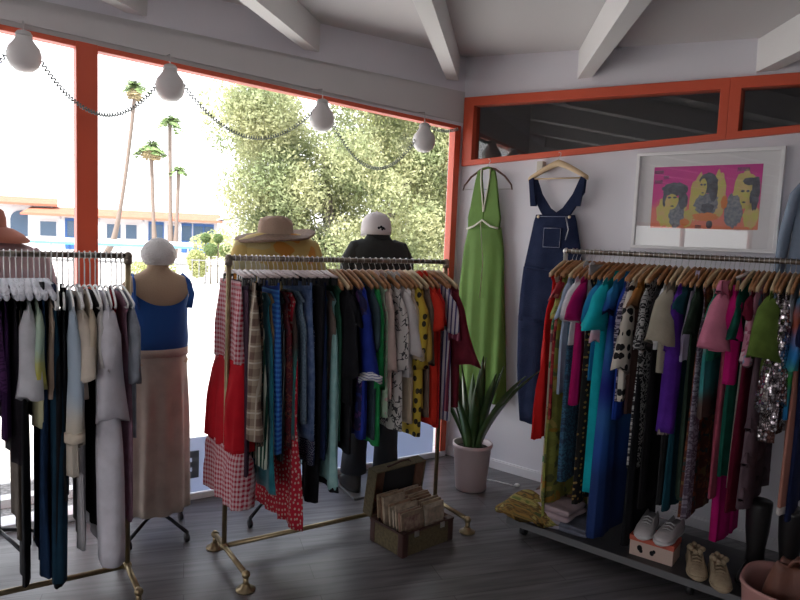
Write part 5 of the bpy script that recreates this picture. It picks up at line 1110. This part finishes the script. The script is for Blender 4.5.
# shoe box and shoes
t=thing('shoe_box','orange-topped white shoe box with dark marks, under the white sneakers','shoe box',onp(.66,.15),ang(RDn)+.05)
b=MB(); b.box((0,0,.042),(.21,.14,.084)); b.build('box',mat('shoe_box_white',(.56,.42,.36),.7),t,smooth=False,bevel=.002)
b=MB(); b.box((0,0,.090),(.216,.146,.026)); b.build('lid',mat('shoe_box_orange',(.52,.10,.06),.6),t,smooth=False,bevel=.002)
b=MB()
for x,z,r in ((-.055,.045,.013),(-.048,.032,.009),(.005,.036,.011),(.015,.046,.008)): b.sphere((x,-.0705,z),r,10,6,(1,.12,1.2))
b.build('printed_mark',G_BLACK,t)
def shoe(t,m_up,m_sole,L=.25,W=.09,open_=False,lace=None):
    rs=[]; 
    prof=[(0,.030,.075,.055),(.04,.036,.088,.07),(.25,.038,.080,.075),(.42,.037,.085,.065),(.55,.040,.072,.05),(.70,.045,.056,.03),(.85,.043,.046,.0),(.95,.034,.038,0),(1.0,.018,.028,0)]
    b=MB(); b.rings([[(W/.09*.5*2*hw_*.98*math.cos(2*PI*i/24)*.5*2*.5+0, 0,0) for i in range(3)] for hw_ in (1,)],False,False) if False else None
    for v,hw_,ht,dp in prof:
        r=[]
        for i in range(20):
            a=PI*i/19; X=hw_*math.cos(a); Z=.018+(ht-.018)*math.sin(a)**.6
            if ht>.06 and 5<i<14: Z-=dp*.35
            r.append((X,v*L-L/2,Z))
        rs.append(r)
    b.rings(rs); upp=b.build('upper',m_up,t)
    b=MB(); b.rings([[(hw_*1.1*sgnp(math.cos(2*PI*i/24),.8),v*L-L/2+(.008 if v==1 else -.006 if v==0 else 0),.011+.011*sgnp(math.sin(2*PI*i/24),.5)) for i in range(24)] for v,hw_,ht,dp in prof]); b.build('sole',m_sole,t)
    if lace:
        b=MB()
        for k in range(4): y=.0+k*.022-.01; b.tube([(-.022,y,.066-k*.007),(0,y,.076-k*.008),(.022,y,.066-k*.007)],.0035,6)
        b.build('laces',lace,upp)
    return t
m_wc=mat('white_canvas',(.50,.47,.48),.8,bump=.2,bscale=60); m_ws=mat('white_rubber',(.55,.54,.55),.6)
for x,lb,rr_ in ((-.052,'left sneaker of the white pair on top of the orange shoe box',.12),(.058,'right sneaker of the white pair on top of the orange shoe box',-.05)):
    t=thing('sneaker',lb,'shoe',onp(.66+x,.13,PZ+.1045),ang(RDn)+PI+rr_,'white sneakers on the shoe box'); shoe(t,m_wc,m_ws,lace=m_ws)
m_bw=mat('beige_suede',(.42,.33,.22),.9,mix=(.34,.26,.17),mscale=30,bump=.4,bscale=60)
for x,lb in ((.0,'left shoe of the beige lace-up pair on the platform'),(.115,'right shoe of the beige lace-up pair on the platform')):
    t=thing('lace_up_shoe',lb,'shoe',onp(.86+x,.15+x*.3,PZ+.001),ang(RDn)+PI+.35,'beige lace-up shoes on the platform'); shoe(t,m_bw,m_bw,.25,.095,lace=m_bw)
    b=MB()
    for k in range(9): a=k*.7; b.sphere((.030*math.cos(a),-.05+.032*math.sin(a),.082+.006*math.sin(k*2)),.014,8,6)
    b.build('tied_ribbon',m_bw,t)
# black boots in the shade at the right
for x,lb in ((1.08,'left boot of the black knee-high pair under the mauve frills'),(1.22,'right boot of the black knee-high pair under the mauve frills')):
    t=thing('knee_boot',lb,'boot',onp(x,.06,PZ+.001),ang(RDn)+PI,'black boots on the platform'); shoe(t,mat('black_leather',(.018,.017,.018),.35),G_BLACK,.25)
    b=MB(); b.rings([ell(0,-.075,z,rx,rx*1.1,20,1.0) for z,rx in ((.05,.042),(.12,.040),(.22,.052),(.34,.058),(.36,.057))]); b.build('shaft',mat('black_leather',(.018,.017,.018),.35),t)
# pink tub with brown leather things at the lower right corner
TB=Vector((1.70,2.56,0))
t=thing('pink_tub','pink rounded tub at the lower right corner, in front of the platform','tub',TB,ang(RDn))
m_tub=mat('dusty_pink_plastic',(.44,.22,.20),.45)
b=MB(); rs=[]
for sc_,z in ((.80,0),(.86,.02),(.97,.20),(1.0,.275),(1.03,.29),(1.02,.302),(.97,.30),(.93,.27),(.86,.06),(.80,.03)):
    rs.append([(.235*sc_*sgnp(math.cos(2*PI*i/40),.7),.185*sc_*sgnp(math.sin(2*PI*i/40),.7),z) for i in range(40)])
b.rings(rs); b.build('tub_wall',m_tub,t)
b=MB(); rs=[[(x,y,z) for x,y,z in [(.215*sgnp(math.cos(2*PI*i/40),.7),.165*sgnp(math.sin(2*PI*i/40),.7),.235) for i in range(40)]]]; 
m_br=mat('brown_leather',(.16,.06,.038),.5,mix=(.11,.038,.026),mscale=8,bump=.3,bscale=20)
rnd=random.Random(9)
for k,(lb,x,rz_,hh_) in enumerate((('brown leather handbag leaning in the pink tub, leaning to the back',-.055,.10,.37),('second brown leather handbag in the pink tub, standing to the front',.055,-.12,.34))):
    p=TB+Matrix.Rotation(ang(RDn),3,'Z')@Vector((.0,x,.034)); t=thing('leather_handbag',lb,'handbag',p,ang(RDn)+rz_)
    b=MB(); rs=[]
    for j in range(15):
        v=j/14; w_=.165*(1-.35*v**3); th_=.048*(1-.7*v); rs.append([(w_*sgnp(math.cos(2*PI*i/32),.7),th_*sgnp(math.sin(2*PI*i/32),.8)+.010*math.sin(6*math.cos(2*PI*i/32)+v*3)*v,hh_*v+.012*math.sin(2*math.cos(2*PI*i/32)*2)*v) for i in range(32)])
    b.rings(rs); b.build('bag_body',m_br,t)
    b=MB(); b.tube([(-.07,0,hh_*.95),(-.05,0,hh_+.02),(0,0,hh_+.035),(.05,0,hh_+.02),(.07,0,hh_*.95)],.007,8); b.build('handle',m_br,t)
